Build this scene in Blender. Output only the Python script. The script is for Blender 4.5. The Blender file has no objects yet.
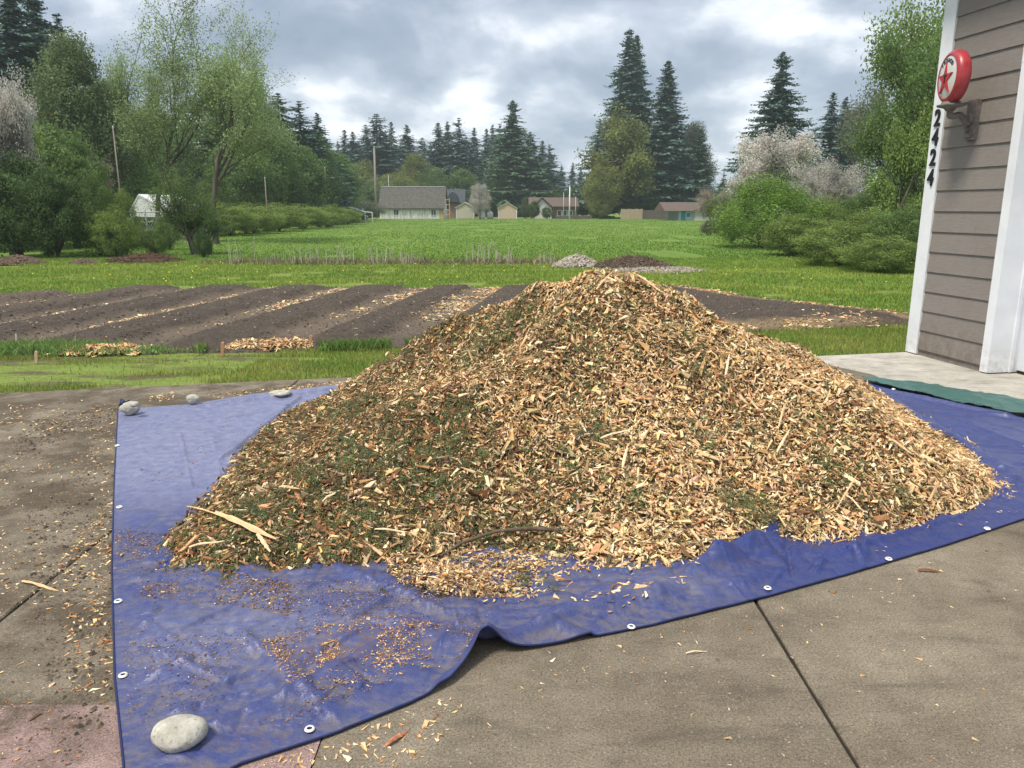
import bpy, math, random
import numpy as np
from mathutils import Matrix, Vector

# ------------------------------------------------------------------ camera / world / sun
F_PX, CAM_H = 769.0, 1.6
PITCH = math.atan(176 / 769.0)
scn = bpy.context.scene
COL = scn.collection
cam_d = bpy.data.cameras.new('camera')
cam_d.sensor_fit = 'HORIZONTAL'; cam_d.sensor_width = 36.0
cam_d.lens = 36.0 * F_PX / 1024.0
cam_d.clip_start = 0.05; cam_d.clip_end = 6000
cam = bpy.data.objects.new('camera', cam_d); COL.objects.link(cam)
cam.location = (0, 0, CAM_H); cam.rotation_euler = (math.pi / 2 - PITCH, 0, 0)
scn.camera = cam
scn.render.resolution_x, scn.render.resolution_y = 1024, 768
scn.view_settings.view_transform = 'Standard'; scn.view_settings.look = 'None'
scn.view_settings.gamma = 1.0; scn.view_settings.use_curve_mapping = False
scn.view_settings.exposure = 0.55
scn.cycles.max_bounces = 6; scn.cycles.diffuse_bounces = 3; scn.cycles.volume_bounces = 1
scn.cycles.use_denoising = True

SUN_EL, SUN_AZ = math.radians(62), math.radians(-128)      # azimuth from +Y, negative towards -X
sun_d = bpy.data.lights.new('sun', 'SUN'); sun_d.energy = 2.9; sun_d.angle = math.radians(12); sun_d.color = (1, .90, .76)
sun = bpy.data.objects.new('sun', sun_d); COL.objects.link(sun)
sd = Vector((math.sin(SUN_AZ) * math.cos(SUN_EL), math.cos(SUN_AZ) * math.cos(SUN_EL), math.sin(SUN_EL)))
sun.rotation_euler = sd.to_track_quat('Z', 'Y').to_euler(); sun.location = (-8, -10, 30)


class N:
    """tiny node helper"""
    def __init__(s, tree): s.t = tree
    def new(s, typ, ins=None, **kw):
        n = s.t.nodes.new(typ)
        for k, v in kw.items(): setattr(n, k, v)
        for k, v in (ins or {}).items():
            if hasattr(v, 'is_output'): s.t.links.new(v, n.inputs[k])
            else: n.inputs[k].default_value = v
        return n
    def math(s, op, a, b=0.0, c=None, clamp=False):
        n = s.new('ShaderNodeMath', {0: a, 1: b}, operation=op, use_clamp=clamp)
        if c is not None:
            if hasattr(c, 'is_output'): s.t.links.new(c, n.inputs[2])
            else: n.inputs[2].default_value = c
        return n.outputs[0]
    def noise(s, vec, scale, detail=4, rough=.55, dist=0.0):
        return s.new('ShaderNodeTexNoise', {'Vector': vec, 'Scale': scale, 'Detail': detail, 'Roughness': rough, 'Distortion': dist}).outputs[0]
    def ramp(s, fac, pts, interp='LINEAR'):
        n = s.new('ShaderNodeValToRGB', {0: fac}); r = n.color_ramp; r.interpolation = interp
        while len(r.elements) < len(pts): r.elements.new(.5)
        for e, (p, c) in zip(r.elements, pts):
            e.position = p; e.color = (*c, 1) if len(c) == 3 else c
        return n.outputs[0]
    def mix(s, fac, a, b, blend='MIX'):
        n = s.new('ShaderNodeMix', data_type='RGBA', blend_type=blend)
        for i, v in ((0, fac), (6, a), (7, b)):
            if hasattr(v, 'is_output'): s.t.links.new(v, n.inputs[i])
            else: n.inputs[i].default_value = v if i == 0 else (*v, 1)
        return n.outputs[2]
    def rng(s, v, a, b, c=0., d=1.):
        n = s.new('ShaderNodeMapRange', {0: v, 1: a, 2: b, 3: c, 4: d}); n.clamp = True
        return n.outputs[0]
    def scaled(s, vec, sc):
        return s.new('ShaderNodeMapping', {'Vector': vec, 'Scale': sc}).outputs[0]


world = bpy.data.worlds.new('World'); scn.world = world; world.use_nodes = True
wt = world.node_tree; wt.nodes.clear(); w = N(wt)
wdir = w.new('ShaderNodeTexCoord').outputs['Generated']
sky = w.new('ShaderNodeTexSky', sky_type='NISHITA'); sky.sun_disc = False
sky.sun_elevation = SUN_EL; sky.sun_rotation = SUN_AZ
sep = w.new('ShaderNodeSeparateXYZ', {0: wdir})
zz = w.math('MAXIMUM', sep.outputs[2], 0.0)
den = w.math('ADD', zz, 0.42)
px = w.math('DIVIDE', sep.outputs[0], den); py = w.math('DIVIDE', sep.outputs[1], den)
cv = w.new('ShaderNodeCombineXYZ', {0: px, 1: py, 2: 0.0}).outputs[0]
cv = w.new('ShaderNodeVectorMath', {0: cv, 1: (7.3, 2.2, 0.0)}, operation='ADD').outputs[0]
n1 = w.noise(cv, 2.0, 7, .52, .25)
n2 = w.noise(cv, 0.95, 2, .5, 0)
n3 = w.noise(cv, 6.0, 5, .55, .3)
dens = w.math('ADD', w.math('MULTIPLY', n1, .62), w.math('ADD', w.math('MULTIPLY', n2, .26), w.math('MULTIPLY', n3, .12)))
cloud = w.ramp(dens, [(.40, (.95, .965, .98)), (.435, (.70, .735, .785)), (.47, (.45, .50, .58)), (.52, (.30, .355, .44)), (.62, (.20, .25, .335))])
blue = w.mix(1.0, sky.outputs[0], (.10, .10, .10), 'MULTIPLY')
gap = w.rng(dens, .30, .36)
skyc = w.mix(gap, blue, cloud)
# overcast skies are brightest overhead
up = w.rng(sep.outputs[2], .40, .95, 1.0, 2.3)
skyc = w.mix(1.0, skyc, w.new('ShaderNodeCombineXYZ', {0: up, 1: w.math('POWER', up, .94), 2: w.math('POWER', up, .80)}).outputs[0], 'MULTIPLY')
bgc = w.mix(w.rng(sep.outputs[2], -.02, 0.0), (.10, .11, .07), skyc)
bg = w.new('ShaderNodeBackground', {0: bgc, 1: 1.0})
bgs = w.new('ShaderNodeBackground', {0: sky.outputs[0], 1: 0.05})
add = w.new('ShaderNodeAddShader', {0: bg.outputs[0], 1: bgs.outputs[0]})
w.new('ShaderNodeOutputWorld', {0: add.outputs[0]})
bg.inputs[1].default_value = 0.92
bgs.inputs[1].default_value = 0.008

# ------------------------------------------------------------------ helpers
def ray(x, y):
    a = x - 512; b = -(y - 384)
    return np.array([a, F_PX * math.cos(PITCH) + b * math.sin(PITCH), -F_PX * math.sin(PITCH) + b * math.cos(PITCH)])
CAMP = np.array([0, 0, CAM_H])
def g(x, y, z=0.0):
    d = ray(x, y); return CAMP + d * (z - CAM_H) / d[2]
def at(x, y, Y):
    d = ray(x, y); return CAMP + d * Y / d[1]

def _hash(i, j, k, seed):
    n = (i.astype(np.int64) * 73856093) ^ (j.astype(np.int64) * 19349663) ^ (k.astype(np.int64) * 83492791) ^ (seed * 2654435761 & 0xffffffff)
    n = (n ^ (n >> 13)) * 1274126177 & 0x7fffffff
    n = (n ^ (n >> 16)) * 668265263 & 0x7fffffff
    return ((n ^ (n >> 15)) & 0xffff) / 65535.0
def vnoise(x, y, z=0.0, seed=0):
    x = np.asarray(x, float); y = np.asarray(y, float); z = np.zeros_like(x) + z
    xi, yi, zi = np.floor(x), np.floor(y), np.floor(z)
    def s(t): return t * t * t * (t * (t * 6 - 15) + 10)
    u, v, q = s(x - xi), s(y - yi), s(z - zi)
    out = 0
    for a in (0, 1):
        for b in (0, 1):
            for c in (0, 1):
                out = out + _hash(xi + a, yi + b, zi + c, seed) * (u if a else 1 - u) * (v if b else 1 - v) * (q if c else 1 - q)
    return out
def fbm(x, y, z=0.0, octv=4, seed=0, gain=.5):
    r = 0; a = 1; t = 0
    for o in range(octv):
        k = 2.03 ** o
        r = r + a * vnoise(np.asarray(x) * k + 17.3 * o, np.asarray(y) * k - 9.1 * o, np.asarray(z) * k, seed + o); t += a; a *= gain
    return r / t
def ridge(x, y, octv=3, seed=0):
    r = 0; a = 1; t = 0
    for o in range(octv):
        k = 2.1 ** o
        r = r + a * (1 - np.abs(2 * vnoise(x * k + 5.7 * o, y * k + 3.3 * o, 0, seed + o) - 1)) ** 3; t += a; a *= .55
    return r / t
def sstep(a, b, x):
    t = np.clip((x - a) / (b - a), 0, 1); return t * t * (3 - 2 * t)
def inpoly(X, Y, poly):
    poly = np.asarray(poly); ins = np.zeros(np.shape(X), bool); j = len(poly) - 1
    for i in range(len(poly)):
        xi, yi = poly[i][:2]; xj, yj = poly[j][:2]
        c = ((yi > Y) != (yj > Y)) & (X < (xj - xi) * (Y - yi) / (yj - yi + 1e-12) + xi)
        ins ^= c; j = i
    return ins

class MB:
    """collects geometry for one mesh object"""
    def __init__(s): s.v = []; s.q = []; s.t = []; s.c = []; s.n = 0; s.m = []; s.ng = []
    def add(s, v, q=None, t=None, c=None):
        v = np.asarray(v, float).reshape(-1, 3)
        if q is not None and len(q): s.q.append(np.asarray(q).reshape(-1, 4) + s.n)
        if t is not None and len(t): s.t.append(np.asarray(t).reshape(-1, 3) + s.n)
        s.v.append(v)
        cc = np.ones((len(v), 3)) if c is None else np.broadcast_to(np.asarray(c, float), (len(v), 3))
        s.c.append(cc); s.n += len(v)
    def box(s, x0, x1, y0, y1, z0, z1, M=None, c=None):
        v = np.array([(x, y, z) for z in (z0, z1) for y in (y0, y1) for x in (x0, x1)], float)
        if M is not None: v = v @ np.asarray(M)[:3, :3].T + np.asarray(M)[:3, 3]
        s.add(v, [(0, 2, 3, 1), (4, 5, 7, 6), (0, 1, 5, 4), (2, 6, 7, 3), (0, 4, 6, 2), (1, 3, 7, 5)], c=c)
    def prism(s, prof, a, b, M=None, c=None, axis=1):
        """extrude a closed 2D profile (list of (u,v)) from a to b along local axis"""
        n = len(prof); v = []
        for k in (a, b):
            for (u, w_) in prof:
                v.append({0: (k, u, w_), 1: (u, k, w_), 2: (u, w_, k)}[axis])
        v = np.array(v, float)
        if M is not None: v = v @ np.asarray(M)[:3, :3].T + np.asarray(M)[:3, 3]
        s.add(v, [(i, (i + 1) % n, n + (i + 1) % n, n + i) for i in range(n)], c=c)
        base = s.n - 2 * n
        s.ng.append([base + i for i in range(n)][::-1]); s.ng.append([base + n + i for i in range(n)])
    def tube(s, pts, rad, n=8, cap=True, c=None):
        pts = np.asarray(pts, float); rad = np.broadcast_to(rad, (len(pts),))
        d = np.gradient(pts, axis=0); d /= (np.linalg.norm(d, axis=1, keepdims=True) + 1e-9)
        ref = np.array([0, 0, 1.0]) if abs(d[0][2]) < .9 else np.array([1.0, 0, 0])
        u = np.cross(d, ref); u /= (np.linalg.norm(u, axis=1, keepdims=True) + 1e-9); w_ = np.cross(d, u)
        a = np.arange(n) * 2 * math.pi / n
        V = pts[:, None, :] + rad[:, None, None] * (np.cos(a)[None, :, None] * u[:, None, :] + np.sin(a)[None, :, None] * w_[:, None, :])
        m = len(pts); i = np.arange(m - 1)[:, None] * n; j = np.arange(n)[None, :]; j2 = (j + 1) % n
        q = np.stack([i + j, i + j2, i + n + j2, i + n + j], -1).reshape(-1, 4)
        s.add(V.reshape(-1, 3), q, c=c)
        if cap:
            b = s.n - m * n
            s.ng.append([b + k for k in range(n)][::-1]); s.ng.append([b + (m - 1) * n + k for k in range(n)])
    def lathe(s, prof, n=24, M=None, c=None):
        """prof: list of (r, z) revolved about z"""
        a = np.arange(n) * 2 * math.pi / n; m = len(prof)
        V = np.array([(r * math.cos(t), r * math.sin(t), z) for r, z in prof for t in a])
        if M is not None: V = V @ np.asarray(M)[:3, :3].T + np.asarray(M)[:3, 3]
        i = np.arange(m - 1)[:, None] * n; j = np.arange(n)[None, :]; j2 = (j + 1) % n
        s.add(V, np.stack([i + j, i + j2, i + n + j2, i + n + j], -1).reshape(-1, 4), c=c)
    def cards(s, cen, u, v, c=None):
        """quads centred at cen with half axes u, v"""
        cen = np.asarray(cen); n = len(cen)
        V = np.stack([cen - u - v, cen + u - v, cen + u + v, cen - u + v], 1).reshape(-1, 3)
        if c is not None: c = np.repeat(np.asarray(c), 4, axis=0)
        s.add(V, np.arange(4 * n).reshape(-1, 4), c=c)
    def leaves(s, cen, u, v, c=None):
        """diamond-shaped leaves"""
        cen = np.asarray(cen); n = len(cen)
        V = np.stack([cen - u, cen + v * .9 - u * .1, cen + u, cen - v * .9 - u * .1], 1).reshape(-1, 3)
        if c is not None: c = np.repeat(np.asarray(c), 4, axis=0)
        s.add(V, np.arange(4 * n).reshape(-1, 4), c=c)
    def mesh(s, name, origin=(0, 0, 0), smooth=False):
        me = bpy.data.meshes.new(name)
        V = np.concatenate(s.v) - np.asarray(origin, float)
        loops = []; starts = []; totals = []; p = 0
        if s.q:
            Q = np.concatenate(s.q); loops.append(Q.ravel()); starts.append(np.arange(len(Q)) * 4 + p); totals.append(np.full(len(Q), 4)); p += Q.size
        if s.t:
            T = np.concatenate(s.t); loops.append(T.ravel()); starts.append(np.arange(len(T)) * 3 + p); totals.append(np.full(len(T), 3)); p += T.size
        for ngon in s.ng:
            loops.append(np.array(ngon)); starts.append(np.array([p])); totals.append(np.array([len(ngon)])); p += len(ngon)
        L = np.concatenate(loops); S = np.concatenate(starts); TT = np.concatenate(totals)
        me.vertices.add(len(V)); me.vertices.foreach_set('co', V.astype(np.float32).ravel())
        me.loops.add(len(L)); me.loops.foreach_set('vertex_index', L.astype(np.int32))
        me.polygons.add(len(S)); me.polygons.foreach_set('loop_start', S.astype(np.int32)); me.polygons.foreach_set('loop_total', TT.astype(np.int32))
        me.update(calc_edges=True)
        C = np.concatenate(s.c)
        if not np.allclose(C, 1.0):
            at_ = me.color_attributes.new('tint', 'FLOAT_COLOR', 'POINT')
            at_.data.foreach_set('color', np.concatenate([C, np.ones((len(C), 1))], 1).astype(np.float32).ravel())
        me.polygons.foreach_set('use_smooth', np.full(len(S), bool(smooth)))
        me.validate(); return me
    def build(s, name, material, parent=None, origin=None, smooth=False):
        if origin is None: origin = parent['_o'] if parent is not None and '_o' in parent else (0, 0, 0)
        ob = bpy.data.objects.new(name, s.mesh(name, origin, smooth)); COL.objects.link(ob)
        if material: ob.data.materials.append(material)
        if parent is not None: ob.parent = parent
        else: ob.location = origin
        return ob

ORIG = {}
def thing(name, label, cat, loc=(0, 0, 0), group=None, kind=None):
    o = bpy.data.objects.new(name, None); COL.objects.link(o)
    o.empty_display_size = .1
    o.location = loc; o['label'] = label; o['category'] = cat
    if group: o['group'] = group
    if kind: o['kind'] = kind
    ORIG[o.name] = tuple(loc)
    return o
def tag(o, label, cat, group=None, kind=None):
    o['label'] = label; o['category'] = cat
    if group: o['group'] = group
    if kind: o['kind'] = kind
    return o
def part(mb, name, m, parent, smooth=False):
    """part given in world coordinates, parented to an unrotated empty"""
    root = parent
    org = ORIG.get(parent.name)
    if org is None:                       # sub-part: parent is a mesh whose local frame equals its root's
        org = ORIG[parent.parent.name]
    return mb.build(name, m, parent, origin=org, smooth=smooth)
def struct(o, label=None, cat=None):
    o['kind'] = 'structure'
    if label: o['label'] = label
    if cat: o['category'] = cat
    return o

def material(name, fn=None, base=(.5, .5, .5), rough=.8, spec=.3, metal=0.0):
    m = bpy.data.materials.new(name); m.use_nodes = True
    t = m.node_tree; t.nodes.clear(); n = N(t)
    b = n.new('ShaderNodeBsdfPrincipled', {'Base Color': (*base, 1), 'Roughness': rough, 'Specular IOR Level': spec, 'Metallic': metal})
    n.new('ShaderNodeOutputMaterial', {0: b.outputs[0]})
    if fn: fn(n, b)
    return m
def obj_co(n): return n.new('ShaderNodeTexCoord').outputs['Object']
def link(n, a, b): n.t.links.new(a, b)
def bump(n, b, h, strength, dist):
    link(n, n.new('ShaderNodeBump', {'Height': h, 'Strength': strength, 'Distance': dist}).outputs[0], b.inputs['Normal'])
def tinted(name, base, rough=.7, trans=0.0, noise=None, spec=.25, vary=0.0):
    """base colour times the per-leaf / per-chip tint attribute, optional translucency"""
    m = bpy.data.materials.new(name); m.use_nodes = True
    t = m.node_tree; t.nodes.clear(); n = N(t)
    a = n.new('ShaderNodeAttribute'); a.attribute_name = 'tint'
    col = n.mix(1.0, a.outputs['Color'], base, 'MULTIPLY')
    if noise:
        f = n.noise(obj_co(n), noise[0], 3)
        col = n.mix(1.0, col, n.ramp(f, [(.3, (noise[1],) * 3), (.7, (noise[2],) * 3)]), 'MULTIPLY')
    if vary:
        r = n.new('ShaderNodeObjectInfo').outputs['Random']
        k = n.rng(r, 0, 1, 1 - vary, 1 + vary)
        col = n.mix(1.0, col, n.new('ShaderNodeCombineXYZ', {0: k, 1: k, 2: k}).outputs[0], 'MULTIPLY')
    b = n.new('ShaderNodeBsdfPrincipled', {'Base Color': col, 'Roughness': rough, 'Specular IOR Level': spec})
    out = b.outputs[0]
    if trans:
        tr = n.new('ShaderNodeBsdfTranslucent', {0: col})
        out = n.new('ShaderNodeMixShader', {0: trans, 1: b.outputs[0], 2: tr.outputs[0]}).outputs[0]
    n.new('ShaderNodeOutputMaterial', {0: out})
    return m

def rand_dirs(R, n):
    v = R.normal(size=(n, 3)); return v / np.linalg.norm(v, axis=1, keepdims=True)
def perp(R, d):
    r = np.cross(d, rand_dirs(R, len(d))); return r / (np.linalg.norm(r, axis=1, keepdims=True) + 1e-9)

# ------------------------------------------------------------------ layout lines
def XY(p): return np.array(p[:2], float)
SL_A = XY(g(0, 393)); SL_B = XY(g(905, 352))                 # far edge of the driveway
SL_D = (SL_B - SL_A) / np.linalg.norm(SL_B - SL_A)
def slab_far(x): return SL_A[1] + (x - SL_A[0]) * SL_D[1] / SL_D[0]
BED_FAR = 16.1
def bed_front(x): return np.interp(x, [-12, -5.8, -3.4, -1.3, 2.0, 5.6, 7], [8.3, 8.45, 8.75, 9.0, 9.9, 10.75, 11.0])
BED_POLY = [(-5.9, 8.45), (-3.4, 8.72), (-1.3, 9.0), (2.0, 9.9), (4.6, 10.5), (5.7, 10.75), (6.2, 11.15), (5.6, 11.7), (4.3, 13.4), (3.2, 16.0), (-6.0, 16.1), (-7.6, 15.6), (-9.6, 13.9), (-12, 11.5), (-12.5, 8.0), (-9, 8.0)]

# ------------------------------------------------------------------ ground
def f_ground(n, b):
    co = obj_co(n); s = n.new('ShaderNodeSeparateXYZ', {0: co}); y = s.outputs[1]
    big = n.noise(co, .35, 4); mid = n.noise(n.scaled(co, (.7, 1.6, 1)), 1.7, 5, .6); fine = n.noise(co, 26, 5, .7)
    lawn = n.ramp(mid, [(.25, (.12, .15, .042)), (.5, (.165, .22, .052)), (.75, (.20, .25, .07))])
    field = n.ramp(n.noise(n.scaled(co, (1, .35, 1)), .55, 5, .6), [(.25, (.105, .17, .036)), (.5, (.135, .215, .045)), (.8, (.17, .25, .055))])
    f = n.rng(n.math('ADD', y, n.math('MULTIPLY', big, 3.0)), 24.8, 26.4)
    c = n.mix(f, lawn, field)
    near = n.math('MULTIPLY', n.rng(y, 11.0, 9.5), n.rng(n.noise(n.scaled(co, (.5, 1.6, 1)), 1.7, 6, .65), .50, .60, 0, .85))
    c = n.mix(near, c, (.10, .078, .055))
    c = n.mix(1.0, c, n.ramp(fine, [(.3, (.55, .55, .55)), (.7, (1.35, 1.35, 1.3))]), 'MULTIPLY')
    link(n, c, b.inputs['Base Color']); bump(n, b, fine, .6, .03)
M_ground = material('grass_ground', f_ground, rough=.95, spec=.1)
mb = MB(); xs = np.concatenate([np.linspace(-1500, -60, 12), np.linspace(-55, 55, 60), np.linspace(60, 1500, 12)])
ys = np.concatenate([[-300, -60, -15], np.linspace(-5, 140, 70), [200, 400, 900, 2500]])
X, Y = np.meshgrid(xs, ys); Z = np.full(X.shape, -.035) + np.where((Y > 17), .05 * (fbm(X * .12, Y * .12, 0, 3, 5) - .5), 0)
ny, nx = X.shape; i = np.arange(ny - 1)[:, None] * nx; j = np.arange(nx - 1)[None, :]
mb.add(np.stack([X, Y, Z], -1).reshape(-1, 3), np.stack([i + j, i + j + 1, i + nx + j + 1, i + nx + j], -1).reshape(-1, 4))
struct(mb.build('ground', M_ground, smooth=True))

# driveway ------------------------------------------------------------
def f_conc(n, b, c0, c1, c2, stain):
    co = obj_co(n)
    big = n.noise(co, .9, 5, .6, .4); mid = n.noise(co, 5, 5, .65); fine = n.noise(co, 120, 3, .7); grit = n.noise(co, 330, 2, .6)
    s = n.new('ShaderNodeSeparateXYZ', {0: co})
    c = n.ramp(big, [(.3, c0), (.5, c1), (.72, c2)])
    c = n.mix(1.0, c, n.ramp(mid, [(.3, (.78, .77, .75)), (.7, (1.2, 1.2, 1.2))]), 'MULTIPLY')
    c = n.mix(n.rng(n.noise(co, 3.1, 6, .7), .58, .72, 0, .55), c, stain)
    # muddy, debris-covered strip left of the tarp; blotches elsewhere
    mud = n.math('MULTIPLY', n.rng(s.outputs[0], -.9, -1.6), n.rng(n.noise(co, 2.3, 8, .74), .44, .56, 0, .85))
    c = n.mix(mud, c, (.075, .058, .040))
    lime = n.math('MULTIPLY', n.rng(s.outputs[0], -1.2, -1.8), n.rng(n.noise(n.scaled(co, (1.3, 1, 1)), 1.1, 6, .6), .60, .70, 0, .6))
    c = n.mix(lime, c, (.34, .30, .24))
    c = n.mix(1.0, c, n.ramp(fine, [(.30, (.50, .50, .50)), (.5, (1, 1, 1)), (.70, (1.45, 1.42, 1.38))]), 'MULTIPLY')
    stk = n.noise(n.new('ShaderNodeMapping', {'Vector': co, 'Rotation': (0, 0, .5), 'Scale': (.8, 2.6, 1)}).outputs[0], 2.6, 8, .72, .6); c = n.mix(n.rng(stk, .52, .70, 0, .55), c, (.062, .052, .042)); c = n.mix(n.rng(stk, .42, .30, 0, .35), c, (.27, .235, .19))
    c = n.mix(1.0, c, n.ramp(grit, [(.35, (.66, .66, .66)), (.65, (1.32, 1.32, 1.3))]), 'MULTIPLY')
    vo = n.new('ShaderNodeTexVoronoi', {'Vector': co, 'Scale': 85.0}); vd = vo.outputs['Distance']; vc = n.new('ShaderNodeSeparateColor', {0: vo.outputs['Color']})
    peb = n.math('MULTIPLY', n.rng(vd, .34, .22), n.rng(vc.outputs[0], .60, .66, 0, .55)); c = n.mix(peb, c, n.ramp(vc.outputs[1], [(0, (.045, .038, .03)), (.45, (.11, .09, .07)), (.75, (.27, .235, .19)), (1, (.42, .38, .32))]))
    spot = n.rng(n.noise(co, 7.5, 3, .5), .70, .74, 0, .6); c = n.mix(spot, c, (.05, .043, .036))
    link(n, c, b.inputs['Base Color'])
    h = n.math('ADD', n.math('MULTIPLY', mid, .6), n.math('ADD', n.math('MULTIPLY', fine, .35), n.math('MULTIPLY', grit, .15)))
    bump(n, b, h, .55, .006)
M_conc = material('driveway_concrete', lambda n, b: f_conc(n, b, (.125, .104, .078), (.172, .147, .113), (.23, .20, .156), (.085, .072, .058)), rough=.9, spec=.2)
M_pink = material('red_tinted_concrete', lambda n, b: f_conc(n, b, (.215, .15, .14), (.27, .19, .18), (.32, .235, .225), (.13, .095, .08)), rough=.9, spec=.2)
M_apron = material('pale_concrete', lambda n, b: f_conc(n, b, (.34, .33, .30), (.41, .395, .36), (.47, .455, .42), (.30, .26, .21)), rough=.9, spec=.2)
M_joint = material('joint_dirt', base=(.022, .018, .013), rough=1)
def slab(mb, poly, z0=-.12, z1=0.0, ch=.006):
    """poly counter-clockwise, with a small chamfered edge"""
    poly = np.array(poly, float); fine_ = []
    for k in range(len(poly)):
        a, p = poly[k], poly[(k + 1) % len(poly)]; L_ = np.linalg.norm(p - a); m_ = max(1, int(L_ / .07)); nn_ = np.array([-(p - a)[1], (p - a)[0]]) / L_
        for q_ in range(m_):
            pt = a + (p - a) * q_ / m_; fine_.append(pt if q_ == 0 else pt + nn_ * (fbm(np.array(pt[0] * 9), np.array(pt[1] * 9), 0, 3, 5) - .5) * .007)
    poly = np.array(fine_); n = len(poly)
    cen = poly.mean(0); ins = []
    for k in range(n):
        a, p, c = poly[k - 1], poly[k], poly[(k + 1) % n]
        e1 = (p - a) / np.linalg.norm(p - a); e2 = (c - p) / np.linalg.norm(c - p)
        n1_ = np.array([-e1[1], e1[0]]); n2_ = np.array([-e2[1], e2[0]])
        m_ = n1_ + n2_; m_ /= (m_ @ n1_); ins.append(p + m_ * ch)
    ins = np.array(ins)
    V = np.concatenate([np.c_[poly, np.full(n, z0)], np.c_[poly, np.full(n, z1 - ch)], np.c_[ins, np.full(n, z1)]])
    q = []
    for k in range(n):
        k2 = (k + 1) % n
        q += [(k, k2, n + k2, n + k), (n + k, n + k2, 2 * n + k2, 2 * n + k)]
    base = mb.n; mb.add(V, q); mb.ng.append([base + 2 * n + k for k in range(n)])
G = .007
AP_D = np.array([SL_D[1], -SL_D[0]])                        # towards the camera, square to the far edge
def colx(x0, x1, y0, y1=None, mb=None):
    a = slab_far(x0) if y1 is None else y1; b_ = slab_far(x1) if y1 is None else y1
    slab(mb, [(x0 + G, y0), (x1 - G, y0), (x1 - G, b_), (x0 + G, a)])
mb = MB()
colx(-12, -5.1, 2.24, mb=mb); colx(-5.1, -2.04, 2.24, mb=mb)
slab(mb, [(-2.04 + G, 2.24), (-.59, 2.24), (-.59, 2.09), (-.57, -2.0), (1.02 - G, -2.0), (1.02 - G, slab_far(1.02)), (-2.04 + G, slab_far(-2.04))])
slab(mb, [(1.02 + G, -2), (3.55, -2), (3.55, slab_far(3.2) - .9), (3.1, slab_far(3.0)), (1.02 + G, slab_far(1.02))])
drive = struct(mb.build('driveway', M_conc))
mb = MB(); slab(mb, [(-.597, -2.0), (-.597, 2.085), (-1.0, 2.235), (-2.04, 2.235), (-12, 2.235), (-12, -2.0)][::-1])
struct(mb.build('driveway_border', M_pink))
mb = MB(); AB = SL_B + SL_D * .0
e = SL_B + SL_D * 1.0
slab(mb, [(3.57, -2), (8.2, -2), tuple(e + (2.5, .6)), tuple(e), tuple(SL_B), (3.12, slab_far(3.12)), (3.57, slab_far(3.2) - .9)])
struct(mb.build('apron', M_apron))
mb = MB(); mb.add([(-12, -2, -.014), (8.2, -2, -.014), (8.2, slab_far(3) - .3, -.014), (-12, slab_far(-12) - .05, -.014)], [(0, 1, 2, 3)])
struct(mb.build('driveway_base', M_joint))

# soil beds ------------------------------------------------------------
PATHS = [(-9.6, .40, .3), (-8.1, .34, .25), (-6.6, .10, .7), (-5.1, .14, .9), (-3.57, .22, .7), (-2.0, .26, .65), (-.6, .36, 1), (.95, .3, .8), (2.5, .3, .6)]   # x at 15 m, half width, chip cover
def f_soil(n, b):
    co = obj_co(n)
    a = n.new('ShaderNodeAttribute'); a.attribute_name = 'tint'
    fine = n.noise(co, 45, 6, .75); mid = n.noise(co, 6, 5, .65)
    c = n.ramp(fine, [(.3, (.040, .032, .026)), (.5, (.088, .071, .058)), (.72, (.16, .132, .108))])
    c = n.mix(1.0, c, n.ramp(mid, [(.3, (.8, .8, .8)), (.7, (1.2, 1.2, 1.2))]), 'MULTIPLY')
    wood = n.ramp(n.noise(co, 60, 4, .7), [(.35, (.09, .06, .035)), (.5, (.26, .19, .12)), (.68, (.42, .34, .22))])
    sp = n.new('ShaderNodeSeparateColor', {0: a.outputs['Color']})
    f = n.math('MULTIPLY', sp.outputs[0], n.rng(n.math('ADD', mid, sp.outputs[0]), .9, 1.4), clamp=True)
    c = n.mix(f, c, wood)
    c = n.mix(sp.outputs[1], c, n.ramp(fine, [(.3, (.13, .10, .075)), (.7, (.235, .19, .145))]))
    link(n, c, b.inputs['Base Color']); bump(n, b, n.math('ADD', fine, n.math('MULTIPLY', mid, .8)), 1.0, .03)
M_soil = material('tilled_soil', f_soil, rough=.95, spec=.15)
xs = np.arange(-12.4, 6.4, .045); ys = np.arange(7.9, 16.3, .05); X, Y = np.meshgrid(xs, ys)
ins = inpoly(X + .10 * (fbm(X * 1.5, Y * 1.5, 0, 3, 3) - .5) * 2, Y + .12 * (fbm(X * 1.2, Y * 1.2, 0, 3, 8) - .5) * 2, BED_POLY)
wob = .08 * (fbm(X * .0 + Y * .8, Y * .3, 0, 2, 11) - .5)
prof = np.full(X.shape, 1.0)
pw = np.zeros(X.shape); tread = np.zeros(X.shape)
for (pxx, hw, st) in PATHS:
    d = np.abs(X + wob - pxx - .15 * (Y - 15)); prof = np.minimum(prof, sstep(.20, .48, d)); tread = np.maximum(tread, 1 - sstep(.22, .42, d + .25 * (fbm(X * 3, Y * 1.2, 0, 3, 6) - .5))); pw = np.maximum(pw, st * (1 - sstep(hw * .7, hw * 1.25, d)))
front = Y - bed_front(X)
endf = sstep(0, .9, front) * sstep(0, .6, 16.1 - Y) 
Z = -.01 + .10 * prof * endf + .022 * (fbm(X * 4, Y * 4, 0, 4, 21) - .5) + .02 * (fbm(X * 14, Y * 16, 0, 3, 31) - .5) * prof
Zbed = Z.copy()
chipw = pw * sstep(1.4, 4.0, front + .8 * fbm(X * 2, Y * 2, 0, 3, 4))
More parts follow.
